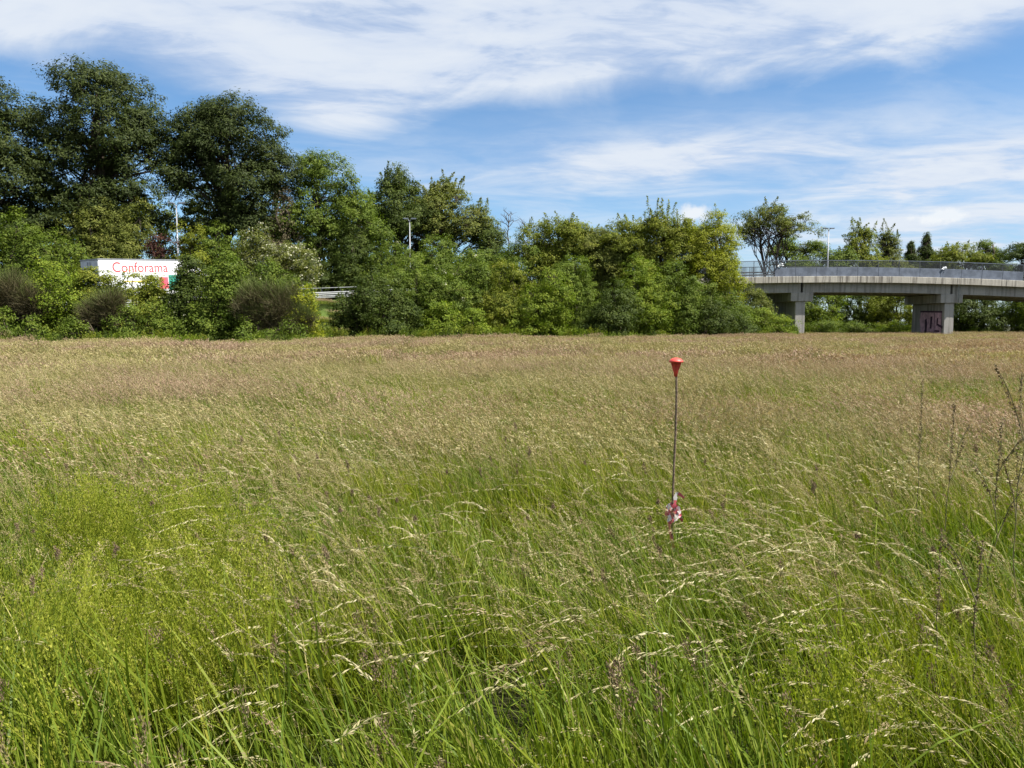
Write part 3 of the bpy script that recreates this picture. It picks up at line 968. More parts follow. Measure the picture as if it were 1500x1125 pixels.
    woody('shrub', 'green bush beneath the yellow green tree beside the bridge', 'shrub', 74, [(1040, 445, 38, 30), (1075, 452, 26, 28)], 'mid', lsize=.20, dens=.9, **kw)
    woody('shrub', 'dark ivy mound at the field edge left of the bridge', 'shrub', 70, [(1040, 462, 40, 26), (1072, 472, 38, 16)], 'deep', lsize=.18, dens=1.0, **kw)
    woody('shrub', 'pale leaved bush under the left end of the bridge', 'shrub', 77, [(1100, 438, 26, 22), (1120, 445, 14, 18)], 'olive', lsize=.18, dens=.9, **kw)
    woody('bramble', 'low bright bramble mat sloping down to the left pier', 'shrub', 76, [(1100, 468, 44, 18), (1140, 474, 32, 12)], 'bright', lsize=.18, dens=1.0, **kw)
    gU = 'bushes seen under and beyond the bridge'
    kw = dict(kind='bush', group=gU, crad=.65)
    woody('shrub', 'sunlit bush seen under the bridge right of the left pier', 'shrub', 103, [(1208, 448, 34, 42), (1185, 460, 24, 30)], 'bright', lsize=.26, dens=.9, **kw)
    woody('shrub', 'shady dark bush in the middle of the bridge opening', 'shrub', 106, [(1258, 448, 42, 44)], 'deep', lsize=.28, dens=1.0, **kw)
    woody('shrub', 'yellow leaved bush seen under the bridge left of the graffiti pier', 'shrub', 102, [(1314, 450, 34, 40), (1290, 462, 26, 30)], 'warm', lsize=.26, dens=.9, **kw)
    woody('bramble', 'low green bramble at the left foot of the graffiti pier', 'shrub', 96, [(1315, 478, 26, 9)], 'bright', lsize=.2, dens=1.0, **kw)
    woody('bramble', 'low bramble strip between the two bridge piers', 'shrub', 98, [(1215, 479, 42, 9), (1265, 480, 42, 8)], 'mid', lsize=.2, dens=1.0, **kw)
    woody('shrub', 'blackish green bush under the bridge right of the graffiti pier', 'shrub', 103, [(1432, 452, 44, 40), (1400, 462, 30, 32)], 'deep', lsize=.28, dens=1.0, **kw)
    woody('shrub', 'light green bush under the bridge at the right edge of the photo', 'shrub', 102, [(1485, 456, 34, 36), (1525, 455, 40, 40)], 'mid', lsize=.26, dens=.9, **kw)
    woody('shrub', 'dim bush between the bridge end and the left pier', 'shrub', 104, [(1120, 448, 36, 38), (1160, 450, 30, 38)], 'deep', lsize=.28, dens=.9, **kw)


build_trees()
build_shrubs()


# ------------------------------------------------------------------ bridge
BY0, BY1 = 85.0, 94.0              # near and far face of the deck


def bz(x):
    return -0.42 * ((x - 37.0) / 19.0) ** 2


def build_bridge():
    root = empty('road_bridge', (33.4, 89.5, 0), label='concrete road overpass with steel parapet crossing at right on wall piers', cat='bridge')
    inv = Vector((33.4, 89.5, 0))

    def add(name, mb, mats, parent=root, smooth=False, **kw):
        o = mb.build(name, mats, parent, smooth, **kw)
        if parent is root:
            o.location = -inv
        return o
    piers = (33.3, 50.5, 67.7)
    ends = (17.5,) + piers + (84.5,)
    # girders, one row per span
    for a, b in zip(ends[:-1], ends[1:]):
        x0 = a + (.14 if a in piers else 0); x1 = b - (.14 if b in piers else 0)
        for yy, w in ((BY0 + .95, .9), (BY0 + 3.3, .9), (BY1 - 3.3, .9), (BY1 - .95, .9)):
            g = MB()
            n = 6
            for k in range(n):
                u, v = x0 + (x1 - x0) * k / n, x0 + (x1 - x0) * (k + 1) / n
                zu, zv = bz(u), bz(v)
                for y in (yy - w / 2, yy + w / 2):
                    g.poly([(u, y, 5.42 + zu), (v, y, 5.42 + zv), (v, y, 6.56 + zv), (u, y, 6.56 + zu)])
                g.poly([(u, yy - w / 2, 5.42 + zu), (u, yy + w / 2, 5.42 + zu), (v, yy + w / 2, 5.42 + zv), (v, yy - w / 2, 5.42 + zv)])
            for u in (x0, x1):
                zu = bz(u)
                g.poly([(u, yy - w / 2, 5.42 + zu), (u, yy + w / 2, 5.42 + zu), (u, yy + w / 2, 6.56 + zu), (u, yy - w / 2, 6.56 + zu)])
            add('girder', g, M['concrete'])
    # deck slab
    d = MB()
    xs = np.linspace(17.0, 84.5, 46)
    for u, v in zip(xs[:-1], xs[1:]):
        zu, zv = bz(u), bz(v)
        y0, y1 = BY0 + .27, BY1 - .27
        for h in (6.54, 7.06):
            d.poly([(u, y0, h + zu), (v, y0, h + zv), (v, y1, h + zv), (u, y1, h + zu)])
        for y in (y0, y1):
            d.poly([(u, y, 6.54 + zu), (v, y, 6.54 + zv), (v, y, 7.06 + zv), (u, y, 7.06 + zu)])
    add('deck_slab', d, M['asphalt'])
    # precast edge beams, single pieces with open joints
    joints = [17.2]
    rng = np.random.default_rng(4)
    while joints[-1] < 84:
        joints.append(joints[-1] + rng.uniform(2.1, 2.9))
    for y in (BY0, BY1):
        for a, b in zip(joints[:-1], joints[1:]):
            if y == BY1 and a > 70: continue
            m = MB()
            xm = (a + b) / 2
            sl = math.atan2(bz(b) - bz(a), b - a)
            ax = [(math.cos(sl), 0, math.sin(sl)), (0, 1, 0), (-math.sin(sl), 0, math.cos(sl))]
            m.box((xm, y + rng.uniform(-.008, .008), 6.86 + bz(xm) + rng.uniform(-.008, .008)), (b - a - .035, .5, .72), ax, bev=.02)
            add('edge_beam', m, M['fascia'])
    # abutment wall under the left end
    m = MB(); m.box((18.0, 89.5, 3.0), (1.0, 8.6, 4.8), bev=.03)
    add('abutment', m, M['concrete'])
    # piers
    for i, px in enumerate(piers):
        z = bz(px)
        m = MB(); m.box((px + .03, 89.4, 4.92 + z), (2.55, 7.9, 1.0), bev=.03)
        add('pier_cap', m, M['concrete'])
        m = MB(); m.box((px - .08, 89.1, 2.2), (1.1, 6.9, 4.45 + 2 * z if z > -.1 else 4.4 + 2 * z), bev=.03)
        wall = add('pier_wall', m, M['concrete'])
        for yy in (BY0 + .95, BY0 + 3.3, BY1 - 3.3, BY1 - .95):
            for s in (-.55, .55):
                m = MB(); m.box((px + s, yy, 5.40 + z), (.5, .6, .06))
                add('bearing', m, M['rubber'])
        if i == 1:
            # spray painted letters on the side wall facing the field
            xw = px - .08 - .55 - .004
            g = MB()

            def patch(pts, mat, lift):
                g.poly([(xw - lift, 85.95 + a, b) for a, b in pts], mat)
            # pink letter bodies; a runs from the near edge inwards, so letters read right to left in a
            patch([(.25, .15), (.2, 3.15), (2.05, 3.25), (4.6, 3.2), (4.85, 2.4), (4.3, .2), (2.2, .05)], 0, .002)
            for q in ([(.1, .1), (.12, 3.25), (.24, 3.25), (.22, .1)],
                      [(.1, 3.1), (.1, 3.3), (4.75, 3.42), (4.75, 3.22)],
                      [(-.1, 1.55), (.95, 1.85), (1.0, 1.6), (-.05, 1.25)],
                      [(.95, 1.65), (.85, 2.55), (1.15, 2.45), (1.2, 1.6)],
                      [(1.55, .2), (1.62, 3.1), (1.72, 3.1), (1.7, .2)],
                      [(2.2, 1.2), (2.05, 2.7), (2.5, 2.7), (2.55, 1.3)],
                      [(2.15, .15), (2.2, .75), (2.65, .7), (2.6, .15)],
                      [(3.35, .1), (3.1, 1.75), (3.3, 2.5), (3.7, 2.3), (3.6, 1.2), (3.95, .1)],
                      [(.55, .85), (.55, 1.05), (1.5, 1.1), (1.5, .9)],
                      [(.6, .35), (.6, .55), (1.45, .6), (1.45, .4)]):
                patch(q, 1, .006)
            o = g.build('graffiti', [M['pink_spray'], M['violet_spray']], wall, label='faded pink and violet spray painted letters')
    m = MB(); m.tube([(51.05, BY0 + .12, 6.5 + bz(51)), (51.05, BY0 + .12, 5.9 + bz(51)), (51.15, BY0 + .2, 5.2 + bz(51)), (51.15, BY0 + .2, 4.5 + bz(51))], .07, 8)
    add('drain_pipe', m, M['rail'], smooth=True)
    # parapet: steel panels with joints, picket railing above
    step = 2.36
    x = 20.48
    k = 0
    while x < 82:
        x1 = x + step
        za, zb = bz(x), bz(x1)
        sl = math.atan2(zb - za, step)
        ax = [(math.cos(sl), 0, math.sin(sl)), (0, 1, 0), (-math.sin(sl), 0, math.cos(sl))]
        xm, zm = (x + x1) / 2, (za + zb) / 2
        solid = 29.8 < xm < 57.6
        if solid:
            m = MB(); m.box((xm, BY0 - .06, 7.66 + zm), (step - .03, .05, 1.12), ax, bev=.012)
            add('barrier_panel', m, M['steel'])
        else:
            for h in (7.45, 7.75):
                m = MB(); m.box((xm, BY0 - .05, h + zm), (step - .01, .06, .14), ax)
                add('lower_rail', m, M['steel_dark'])
        m = MB(); m.box((x, BY0 + .02, 8.0 + za), (.07, .07, 2.02), bev=.006)
        add('railing_post', m, M['steel_dark'])
        r = MB(); r.box((xm, BY0 + .02, 9.02 + zm), (step, .06, .07), ax)
        add('top_rail', r, M['steel'])
        q = MB()
        n = 20
        for j in range(1, n):
            xx = x + step * j / n
            zz = bz(xx)
            lo = 8.15 if solid else 7.25
            q.box((xx, BY0 + .02, (lo + 8.98) / 2 + zz), (.03, .03, 8.98 - lo))
        add('pickets', q, M['steel_dark'], kind='stuff')
        # far parapet
        if x < 66:
            m = MB(); m.box((x, BY1 - .05, 8.0 + za), (.07, .07, 2.0), bev=.006)
            add('railing_post', m, M['steel_dark'])
            r = MB(); r.box((xm, BY1 - .05, 9.0 + zm), (step, .06, .07), ax)
            add('top_rail', r, M['steel_dark'])
            r = MB(); r.box((xm, BY1 - .05, 7.6 + zm), (step, .06, .30), ax)
            add('lower_rail', r, M['steel_dark'])
            q = MB()
            for j in range(1, n):
                xx = x + step * j / n
                q.box((xx, BY1 - .05, 8.3 + bz(xx)), (.03, .03, 1.36))
            add('pickets', q, M['steel_dark'], kind='stuff')
        x = x1
        k += 1


build_bridge()


def scrap(label, px, py, D, size, seed):
    rng = np.random.default_rng(seed)
    c = P(px, py, D)
    root = link('plastic_scrap', None, loc=c, label=label, cat='litter', group='white plastic scraps caught on the bridge')
    n = 6
    g = np.stack(np.meshgrid(np.linspace(-1, 1, n), np.linspace(-1, 1, n), indexing='ij'), -1).reshape(-1, 2)
    v = np.stack([g[:, 0] * size * (1 - .3 * g[:, 1]) + rng.normal(size=n * n) * size * .12, rng.normal(size=n * n) * size * .16, g[:, 1] * size * .6 + g[:, 0] * size * .3 + rng.normal(size=n * n) * size * .12], 1)
    i = np.arange(n * n).reshape(n, n)
    f = np.stack([i[:-1, :-1], i[1:, :-1], i[1:, 1:], i[:-1, 1:]], -1).reshape(-1, 4)
    link('sheet', np_mesh('sheet', v, f, M['white']), root)


scrap('white plastic scrap caught on the railing above the left pier', 1143, 388, 84.85, .30, 1)
scrap('white plastic scrap caught on the railing left of the graffiti pier', 1383, 392.5, 84.85, .24, 2)


# ------------------------------------------------------------------ lamp posts and guard rail
def lamp_post(label, px, top_py, D, zb, arm=.9, heads=2):
    t = P(px, top_py, D)
    root = empty('street_lamp', (t.x, D, zb), label=label, cat='lamp post', group='lamp posts along the road')
    H = t.z - zb
    m = MB(); m.tube([(0, 0, 0), (0, 0, 1.2), (0, 0, H - .25)], [.11, .10, .055], 10)
    m.build('pole', M['alu'], root, smooth=True)
    m = MB(); m.box((0, 0, .06), (.32, .32, .12), bev=.02)
    m.build('base_plate', M['steel_dark'], root)
    for s in ((-1, 1) if heads == 2 else (1,)):
        m = MB(); m.tube([(0, 0, H - .35), (s * arm * .4, 0, H - .12), (s * arm * .8, 0, H - .05)], [.04, .035, .03], 7)
        m.build('arm', M['alu'], root, smooth=True)
        m = MB()
        m.box((s * arm, 0, H - .02), (.62, .30, .10), bev=.03)
        m.box((s * arm, 0, H - .085), (.46, .22, .04), bev=.01, mat=1)
        m.build('lamp_head', [M['steel'], M['white']], root)
    return root


lamp_post('tall grey street lamp left, standing before the gap between dark oaks', 258, 297, 74, groundz(P(258, 480, 74).x, 74), .55)
lamp_post('thin grey street lamp in the middle, rising from the green thicket', 600, 320, 86, groundz(P(600, 480, 86).x, 86), .45)
lamp_post('street lamp with flat double head on the bridge against the sky', 1214, 334, 93.7, 7.0 + bz(40), .42)


def build_guard_rail():
    ids = [i for i in range(len(ROAD)) if 36 < ROAD[i, 1] < 82]
    root = empty('guard_rail', (*ROAD[ids[0], :2], ROAD[ids[0], 2]), label='pale galvanised steel guard rail along the road behind the hedgerow', cat='guard rail')
    o0 = np.array(root.location)
    pts = []
    for i in ids:
        p = ROAD[i].copy(); p[:2] += RIGHT[i] * 4.5; pts.append(p - o0)
    pts = np.array(pts)
    for h, w in ((.62, .16), (.30, .12)):
        m = MB()
        prof = [(-w, 0), (-w * .5, .05), (0, .0), (w * .5, .05), (w, 0)]
        for a in range(len(pts) - 1):
            ra, rb = RIGHT[ids[a]], RIGHT[ids[a + 1]]
            for (z0, n0), (z1, n1) in zip(prof[:-1], prof[1:]):
                pa, pb = pts[a], pts[a + 1]
                m.poly([(pa[0] + ra[0] * n0, pa[1] + ra[1] * n0, pa[2] + h + z0), (pb[0] + rb[0] * n0, pb[1] + rb[1] * n0, pb[2] + h + z0),
                        (pb[0] + rb[0] * n1, pb[1] + rb[1] * n1, pb[2] + h + z1), (pa[0] + ra[0] * n1, pa[1] + ra[1] * n1, pa[2] + h + z1)])
        m.build('rail_beam', M['rail'], root, smooth=True)
    m = MB()
    m.tube([p + np.array([0, 0, 1.15]) for p in pts], .035, 6)
    m.build('handrail', M['rail'], root, smooth=True)
    for a in range(0, len(pts), 2):
        p = pts[a] - np.array([RIGHT[ids[a]][0], RIGHT[ids[a]][1], 0]) * .07
        m = MB(); m.box((p[0], p[1], p[2] + .48), (.09, .09, 1.36), bev=.008)
        m.build('post', M['steel_dark'], root)


build_guard_rail()


# ------------------------------------------------------------------ lorry
def text_mesh(body, size, name, mat, extrude=.004):
    c = bpy.data.curves.new(name, 'FONT')
    c.body = body
    c.size = size
    c.extrude = extrude
    c.resolution_u = 4
    o = bpy.data.objects.new(name, c)
    COL.objects.link(o)
    bpy.context.view_layer.update()
    dg = bpy.context.evaluated_depsgraph_get()
    me = bpy.data.meshes.new_from_object(o.evaluated_get(dg))
    bpy.data.objects.remove(o, do_unlink=True)
    bpy.data.curves.remove(c)
    me.materials.clear(); me.materials.append(mat)
    me.name = name
    return me


def build_truck():
    corner = P(152, 470, 58.0)
    th = math.atan2(.85, .53)                    # heading
    hd = Vector((math.cos(th), math.sin(th), 0))
    rt = Vector((hd.y, -hd.x, 0))
    zr = 2.82
    W, BL = 2.5, 7.6
    org = Vector((corner.x, 58.0, zr)) - rt * (W / 2)
    root = empty('delivery_truck', org, (0, -math.atan(.062), th), label='white box lorry with red lettering passing behind the hedgerow at left', cat='truck')
    # local: x forward from the rear end, y to the left, z up
    m = MB(); m.box((BL / 2, 0, 2.55), (BL, W, 2.86), bev=.02)
    box = m.build('cargo_box', M['white'], root)
    m = MB()
    for s in (-1, 1):
        m.box((BL / 2, s * (W / 2 + .012), 3.95), (BL + .02, .03, .09))
        m.box((BL / 2, s * (W / 2 + .012), 1.16), (BL + .02, .03, .10))
    m.build('edge_rail', M['alu'], box)
    for s in (-1, 1):
        m = MB(); m.box((-.025, s * .61, 2.5), (.04, 1.2, 2.66), bev=.008)
        dr = m.build('rear_door', M['truck_shade'], root)
        m = MB(); m.tube([(-.07, s * .18, 1.25), (-.07, s * .18, 3.75)], .02, 6)
        m.build('lock_bar', M['alu'], dr)
    m = MB(); m.box((-.01, 0, 3.93), (.07, W + .02, .12))
    m.build('rear_header', M['alu'], root)
    # lettering on the right hand side; the side is the plane y = -W/2, read from rear to front
    me = text_mesh('Conforama', 1.05, 'lettering', M['red_print'])
    xs = np.array([v.co.x for v in me.vertices])
    s = 4.72 / (xs.max() - xs.min())
    o = link('lettering', me, box)
    o.location = (1.02, -W / 2 - .008, 2.95)
    o.rotation_euler = (math.pi / 2, 0, 0)
    o.scale = (s, 1.08, 1)
    m = MB(); m.box((5.35, -W / 2 - .004, 2.05), (.8, .008, .95)); m.build('rose_panel', M['rose_print'], box)
    m = MB(); m.box((6.35, -W / 2 - .004, 2.05), (1.1, .008, 1.3)); m.build('green_panel', M['green_print'], box)
    m = MB(); m.box((3.1, -W / 2 - .004, 2.2), (2.4, .008, .10)); m.build('yellow_stripe', M['yellow_print'], box)
    # chassis, cab, wheels
    m = MB(); m.box((4.9, 0, .92), (9.4, .9, .30), bev=.02)
    m.build('chassis', M['steel_dark'], root)
    m = MB(); x0 = BL + .35
    prof = [(x0, .75), (x0 + 2.05, .75), (x0 + 2.15, 1.6), (x0 + 1.95, 2.75), (x0 + 1.75, 2.95), (x0, 2.95)]
    for y in (-1.2, 1.2): m.poly([(a, y, b) for a, b in prof])
    for (a, b), (c, d) in zip(prof, prof[1:] + prof[:1]): m.poly([(a, -1.2, b), (c, -1.2, d), (c, 1.2, d), (a, 1.2, b)])
    cab = m.build('cab', M['white'], root)
    m = MB(); m.poly([(x0 + 1.98, -1.08, 2.65), (x0 + 2.135, -1.08, 1.75), (x0 + 2.135, 1.08, 1.75), (x0 + 1.98, 1.08, 2.65)])
    for v in m.v: v[0] += .02
    m.build('windscreen', M['glass'], cab)
    for y in (-1.206, 1.206):
        m = MB(); m.poly([(x0 + .6, y, 1.75), (x0 + 1.95, y, 1.75), (x0 + 1.82, y, 2.6), (x0 + .6, y, 2.6)])
        m.build('side_window', M['glass'], cab)
        m = MB(); m.box((x0 + 1.9, y * 1.2, 2.15), (.12, .18, .55), bev=.03)
        m.build('mirror', M['white'], cab)
    m = MB()
    m.poly([(BL - .1, -.9, 4.0), (BL + .3, -1.0, 2.96), (BL + 1.7, -1.0, 2.96), (BL + .9, -.9, 3.9)])
    m.poly([(BL - .1, .9, 4.0), (BL + .3, 1.0, 2.96), (BL + 1.7, 1.0, 2.96), (BL + .9, .9, 3.9)])
    m.poly([(BL + .9, -.9, 3.9), (BL + 1.7, -1.0, 2.96), (BL + 1.7, 1.0, 2.96), (BL + .9, .9, 3.9)])
    m.build('roof_deflector', M['white'], cab)
    for x in (1.9, 3.1, x0 + 1.25):
        for s in (-1, 1):
            w = MB(); w.tube([(x, s * .92, .48), (x, s * .97, .48), (x, s * 1.17, .48), (x, s * 1.21, .48)], [.44, .48, .48, .43], 18)
            wh = w.build('wheel', M['rubber'], root)
            w = MB(); w.tube([(x, s * 1.20, .48), (x, s * 1.225, .48)], [.27, .25], 14); w.build('rim', M['alu'], wh)
    for s in (-1, 1):
        m = MB(); m.box((-.02, s * 1.0, .98), (.05, .36, .14), bev=.01)
        m.build('tail_light', M['red_print'], root)


build_truck()


# ------------------------------------------------------------------ marker stake in the field
def build_marker():
    D = 4.2
    top = P(990.5, 527, D)
    bot = P(982, 812, D)
    dirv = (top - bot).normalized()
    base = bot - dirv * (bot.z / dirv.z + .05)
    root = empty('marker_stake', base, label='rusty steel rod with red plastic cap and striped tape standing in the grass', cat='marker stake')
    tip = np.array(top - base)
    d = np.array(dirv)
    n = 150
    pts = [tip * (i / n) for i in range(n + 1)]
    bow = np.array([.010, .004, 0])
    pts = [p + bow * (math.sin(math.pi * i / n) + .45 * math.sin(3 * math.pi * i / n)) for i, p in enumerate(pts)]
    m = MB(); m.tube(pts[:-4], [.0058 if i % 2 else .0070 for i in range(n - 3)], 8)
    m.build('rod', M['rust'], root, smooth=True)
    # mushroom cap: lathe along the rod
    m = MB()
    prof = [(-.096, .007), (-.095, .0095), (-.045, .0165), (-.016, .0205), (-.0155, .036), (-.011, .0405), (-.006, .0395), (.004, .030), (.010, .016), (.0120, .001)]
    m.tube([tip + d * a for a, r in prof], [r for a, r in prof], 28)
    cap = m.build('cap', M['cap_red'], root, smooth=True, label='faded red plastic mushroom cap')
    r = MB()
    for k in range(6):
        a = k * math.pi / 3 + .3
        c, s = math.cos(a), math.sin(a)
        r.poly([tip + d * -.085 + np.array([c, s, 0]) * .0100, tip + d * -.018 + np.array([c, s, 0]) * .0215, tip + d * -.017 + np.array([c, s, 0]) * .034])
    r.build('cap_rib', M['cap_red'], cap)

    rng = np.random.default_rng(8)

    def ribbon(name, ctrl, width, label=None, twist=0.0, per=.028):
        ctrl = [np.array(c, float) for c in ctrl]
        P4 = densify(np.array(ctrl), .006)
        m = MB()
        L = 0
        last = None
        sd = None
        for i in range(len(P4)):
            t = P4[min(i + 1, len(P4) - 1)] - P4[max(i - 1, 0)]
            t = t / (np.linalg.norm(t) + 1e-9)
            a = twist * i / len(P4)
            s = np.cross(t, np.array([math.sin(a), math.cos(a), .2])); s /= np.linalg.norm(s) + 1e-9
            if sd is not None and np.dot(s, sd) < 0: s = -s
            sd = s
            w = width * .5 * (1 + .25 * math.sin(i * .9) + .1 * rng.normal())
            e = (P4[i] - s * w, P4[i] + s * w)
            if last is not None:
                L += np.linalg.norm(P4[i] - P4[i - 1])
                m.poly([last[0], last[1], e[1], e[0]], int(L / per) % 2)
            last = e
        m.build(name, [M['tape_red'], M['tape_white']], root, smooth=True, label=label)

    def at(px, py):
        p = P(px, py, D) - base
        return np.array(p)
    k = at(984.5, 748)
    for j in range(5):
        rr = rng.uniform(.020, .036)
        ph = rng.uniform(0, 6.28)
        tilt = rng.normal(size=2) * .5
        ctrl = []
        for i in range(9):
            a = ph + i * 2 * math.pi / 8
            ctrl.append(k + np.array([math.cos(a) * rr + rng.normal() * .006, math.sin(a) * rr * .8 - .012, math.sin(a * 1 + tilt[0]) * .030 + rng.normal() * .010 - .004 * j]))
        ribbon('tape_loop', ctrl, rng.uniform(.022, .036), 'crumpled red and white warning tape' if j == 0 else None, twist=rng.uniform(1, 4), per=.034)
    ribbon('tape_tail', [k + np.array([0, -.015, .02]), k + np.array([.012, -.018, .045]), at(990, 722) + np.array([0, -.015, 0]), at(1001, 728) + np.array([0, -.02, 0])], .018, None, .3, per=.05)
    ribbon('tape_tail', [k + np.array([-.01, -.012, -.02]), at(980, 772) + np.array([0, -.014, 0]), at(983, 790) + np.array([0, -.016, 0]), at(988, 806) + np.array([0, -.018, 0])], .016, None, .8, per=.2)
    ribbon('tape_tail', [k + np.array([.02, -.01, 0]), at(995, 752) + np.array([0, -.014, 0]), at(998, 764) + np.array([0, -.01, 0])], .022, None, 1.4, per=.03)


build_marker()


# ------------------------------------------------------------------ grass
LIB = bpy.data.collections.new('grass_library')     # sources of the grass instances, not placed in the scene


class Tuft:
    def __init__(self, rng):
        self.rng = rng
        self.V, self.F, self.T, self.MI = [], [], [], []
        self.n = 0

    def strips(self, ctr, side, width, tint, mi):
        """ctr (N,S,3), side (N,3), width (N,S), tint (N,)"""
        N, S, _ = ctr.shape
        a = ctr - side[:, None] * width[..., None] * .5
        b = ctr + side[:, None] * width[..., None] * .5
        v = np.stack([a, b], 2).reshape(-1, 3)
        base = self.n + np.arange(N)[:, None] * (2 * S)
        for k in range(S - 1):
            self.F.append(np.concatenate([base + 2 * k, base + 2 * k + 1, base + 2 * k + 3, base + 2 * k + 2], 1))
            self.MI.append(np.full(N, mi))
        self.V.append(v); self.T.append(np.repeat(tint, 2 * S)); self.n += len(v)

    def leaves(self, p, t, nrm, ln, w, tint, mi):
        b = unit(np.cross(nrm, t))
        ln = ln[:, None]; w = w[:, None]
        v = np.stack([p, p + t * ln * .4 + b * w * .5, p + t * ln, p + t * ln * .4 - b * w * .5], 1).reshape(-1, 3)
        self.F.append(self.n + np.arange(len(p) * 4).reshape(-1, 4)); self.MI.append(np.full(len(p), mi))
        self.V.append(v); self.T.append(np.repeat(tint, 4)); self.n += len(v)

    def blades(self, N, rad, L0, L1, w0, w1, S=5, lean=.25, bend=.5, wind=.3):
        rng = self.rng
        base = np.stack([rng.uniform(-rad, rad, N), rng.uniform(-rad, rad, N), np.full(N, -.02)], 1)
        L = rng.uniform(L0, L1, N)
        ang = rng.random(N) * 2 * math.pi
        d = np.stack([np.cos(ang), np.sin(ang)], 1) * np.abs(rng.normal(size=(N, 1))) * lean
        d[:, 0] -= wind * rng.uniform(.3, 1.2, N)
        bd = bend * rng.uniform(.2, 1.5, N)
        ts = np.linspace(0, 1, S)
        ctr = np.empty((N, S, 3))
        for k, t in enumerate(ts):
            h = (t * .45 + bd * t * t)
            ctr[:, k, :2] = base[:, :2] + d * (L * h)[:, None]
            ctr[:, k, 2] = base[:, 2] + L * (t - .30 * bd * np.linalg.norm(d, axis=1) * t ** 3 * 1.3)
        hd = np.concatenate([d, np.zeros((N, 1))], 1)
        side = unit(np.cross(hd + sphere(rng, N) * .15, np.array([0, 0, 1.0])) + sphere(rng, N) * .5)
        w = rng.uniform(w0, w1, N)
        wid = w[:, None] * np.array([.75, 1, .92, .66, .1] if S == 5 else [.8, 1, .7, .1] if S == 4 else [1, .8, .1])[None, :]
        self.strips(ctr, side, wid, np.clip(rng.beta(2.2, 2.4, N), 0, 1), 0)

    def stalks(self, N, rad, H0, H1, sw, spik, slen, swid, plen, droop=.5, wind=.35, mi=2, S=7, spread=.02, tint=(0, 1), stem_mi=1, curl=.25, align=.45):
        """flowering stems with a panicle of spikelets along the top"""
        rng = self.rng
        if N <= 0: return
        base = np.stack([rng.uniform(-rad, rad, N), rng.uniform(-rad, rad, N), np.zeros(N)], 1)
        H = rng.uniform(H0, H1, N)
        dx = -wind * rng.uniform(.25, 1.3, N); dy = rng.normal(size=N) * .14
        cu = droop * rng.uniform(.4, 1.5, N)
        ts = np.linspace(0, 1, S)
        def pt(t):
            t = np.asarray(t)
            hx = (t * .5 + cu[:, None] * t ** 3)
            x = base[:, :1] + (dx * H)[:, None] * hx
            y = base[:, 1:2] + (dy * H)[:, None] * hx
            z = H[:, None] * (t - curl * cu[:, None] * t ** 4)
            return np.stack([x, y, z], -1)
        ctr = pt(np.broadcast_to(ts, (N, S)))
        side = unit(np.stack([rng.normal(size=N) * .3 + 1, rng.normal(size=N) * .3, np.zeros(N)], 1))
        wid = np.broadcast_to(sw * np.linspace(1, .5, S), (N, S))
        tn = rng.random(N)
        self.strips(ctr, side, wid, tn, stem_mi)
        if spik:
            tt = 1 - (plen / H)[:, None] * rng.random((N, spik)) ** .9
            p = pt(tt)
            dt = pt(np.minimum(tt + .02, 1.02)) - p
            t = unit(dt)
            rel = (1 - tt) / (plen / H)[:, None]
            off = sphere(rng, N * spik).reshape(N, spik, 3)
            p = p + off * (spread * (.25 + rel))[..., None] * rng.random((N, spik, 1))
            t = unit(t + off * align + np.array([0, 0, -.25 * droop]))
            nr = sphere(rng, N * spik)
            n = N * spik
            tv = np.clip(tint[0] + (tint[1] - tint[0]) * (tn[:, None] * .6 + rng.random((N, spik)) * .4), 0, 1).ravel()
            self.leaves(p.reshape(-1, 3), t.reshape(-1, 3), nr, slen * rng.uniform(.7, 1.3, n), swid * rng.uniform(.7, 1.3, n), tv, mi)

    def lumps(self, N, rad, H0, H1, sw, wind=.15, big=1.0):
        """cocksfoot-like brown heads: dense lumps at the stem tips"""
        rng = self.rng
        for _ in range(N):
            H = rng.uniform(H0, H1)
            b = np.array([rng.uniform(-rad, rad), rng.uniform(-rad, rad), 0])
            top = b + np.array([-wind * rng.uniform(.2, 1.6) * H, rng.normal() * .08 * H, H])
            ts = np.linspace(0, 1, 5)[:, None]
            ctr = (b + (top - b) * ts + np.array([wind * .3 * H, 0, 0]) * ts * (1 - ts))[None]
            self.strips(ctr, np.array([[1.0, .2, 0]]), np.full((1, 5), sw), np.array([rng.random() * .4]), 1)
            d = unit(top - b)
            for k in range(rng.integers(4, 8)):
                c = top - d * rng.uniform(0, .085 * big) + sphere(rng, 1)[0] * .007 * big
                m = 26
                off = sphere(rng, m) * rng.random((m, 1)) ** .5 * np.array([.009, .009, .016]) * big
                self.leaves(c + off, unit(off * 30 + d * .8), sphere(rng, m), rng.uniform(.007, .013, m), rng.uniform(.003, .005, m), rng.random(m), 3)

    def obj(self, name, mats):
        me = np_mesh(name, np.concatenate(self.V), np.concatenate(self.F), mats, np.concatenate(self.MI), np.concatenate(self.T))
        return link(name, me, coll=self.coll if hasattr(self, 'coll') else LIB)


GMATS = [GM['blade'], GM['stem'], GM['head'], GM['brown'], GM['pale']]


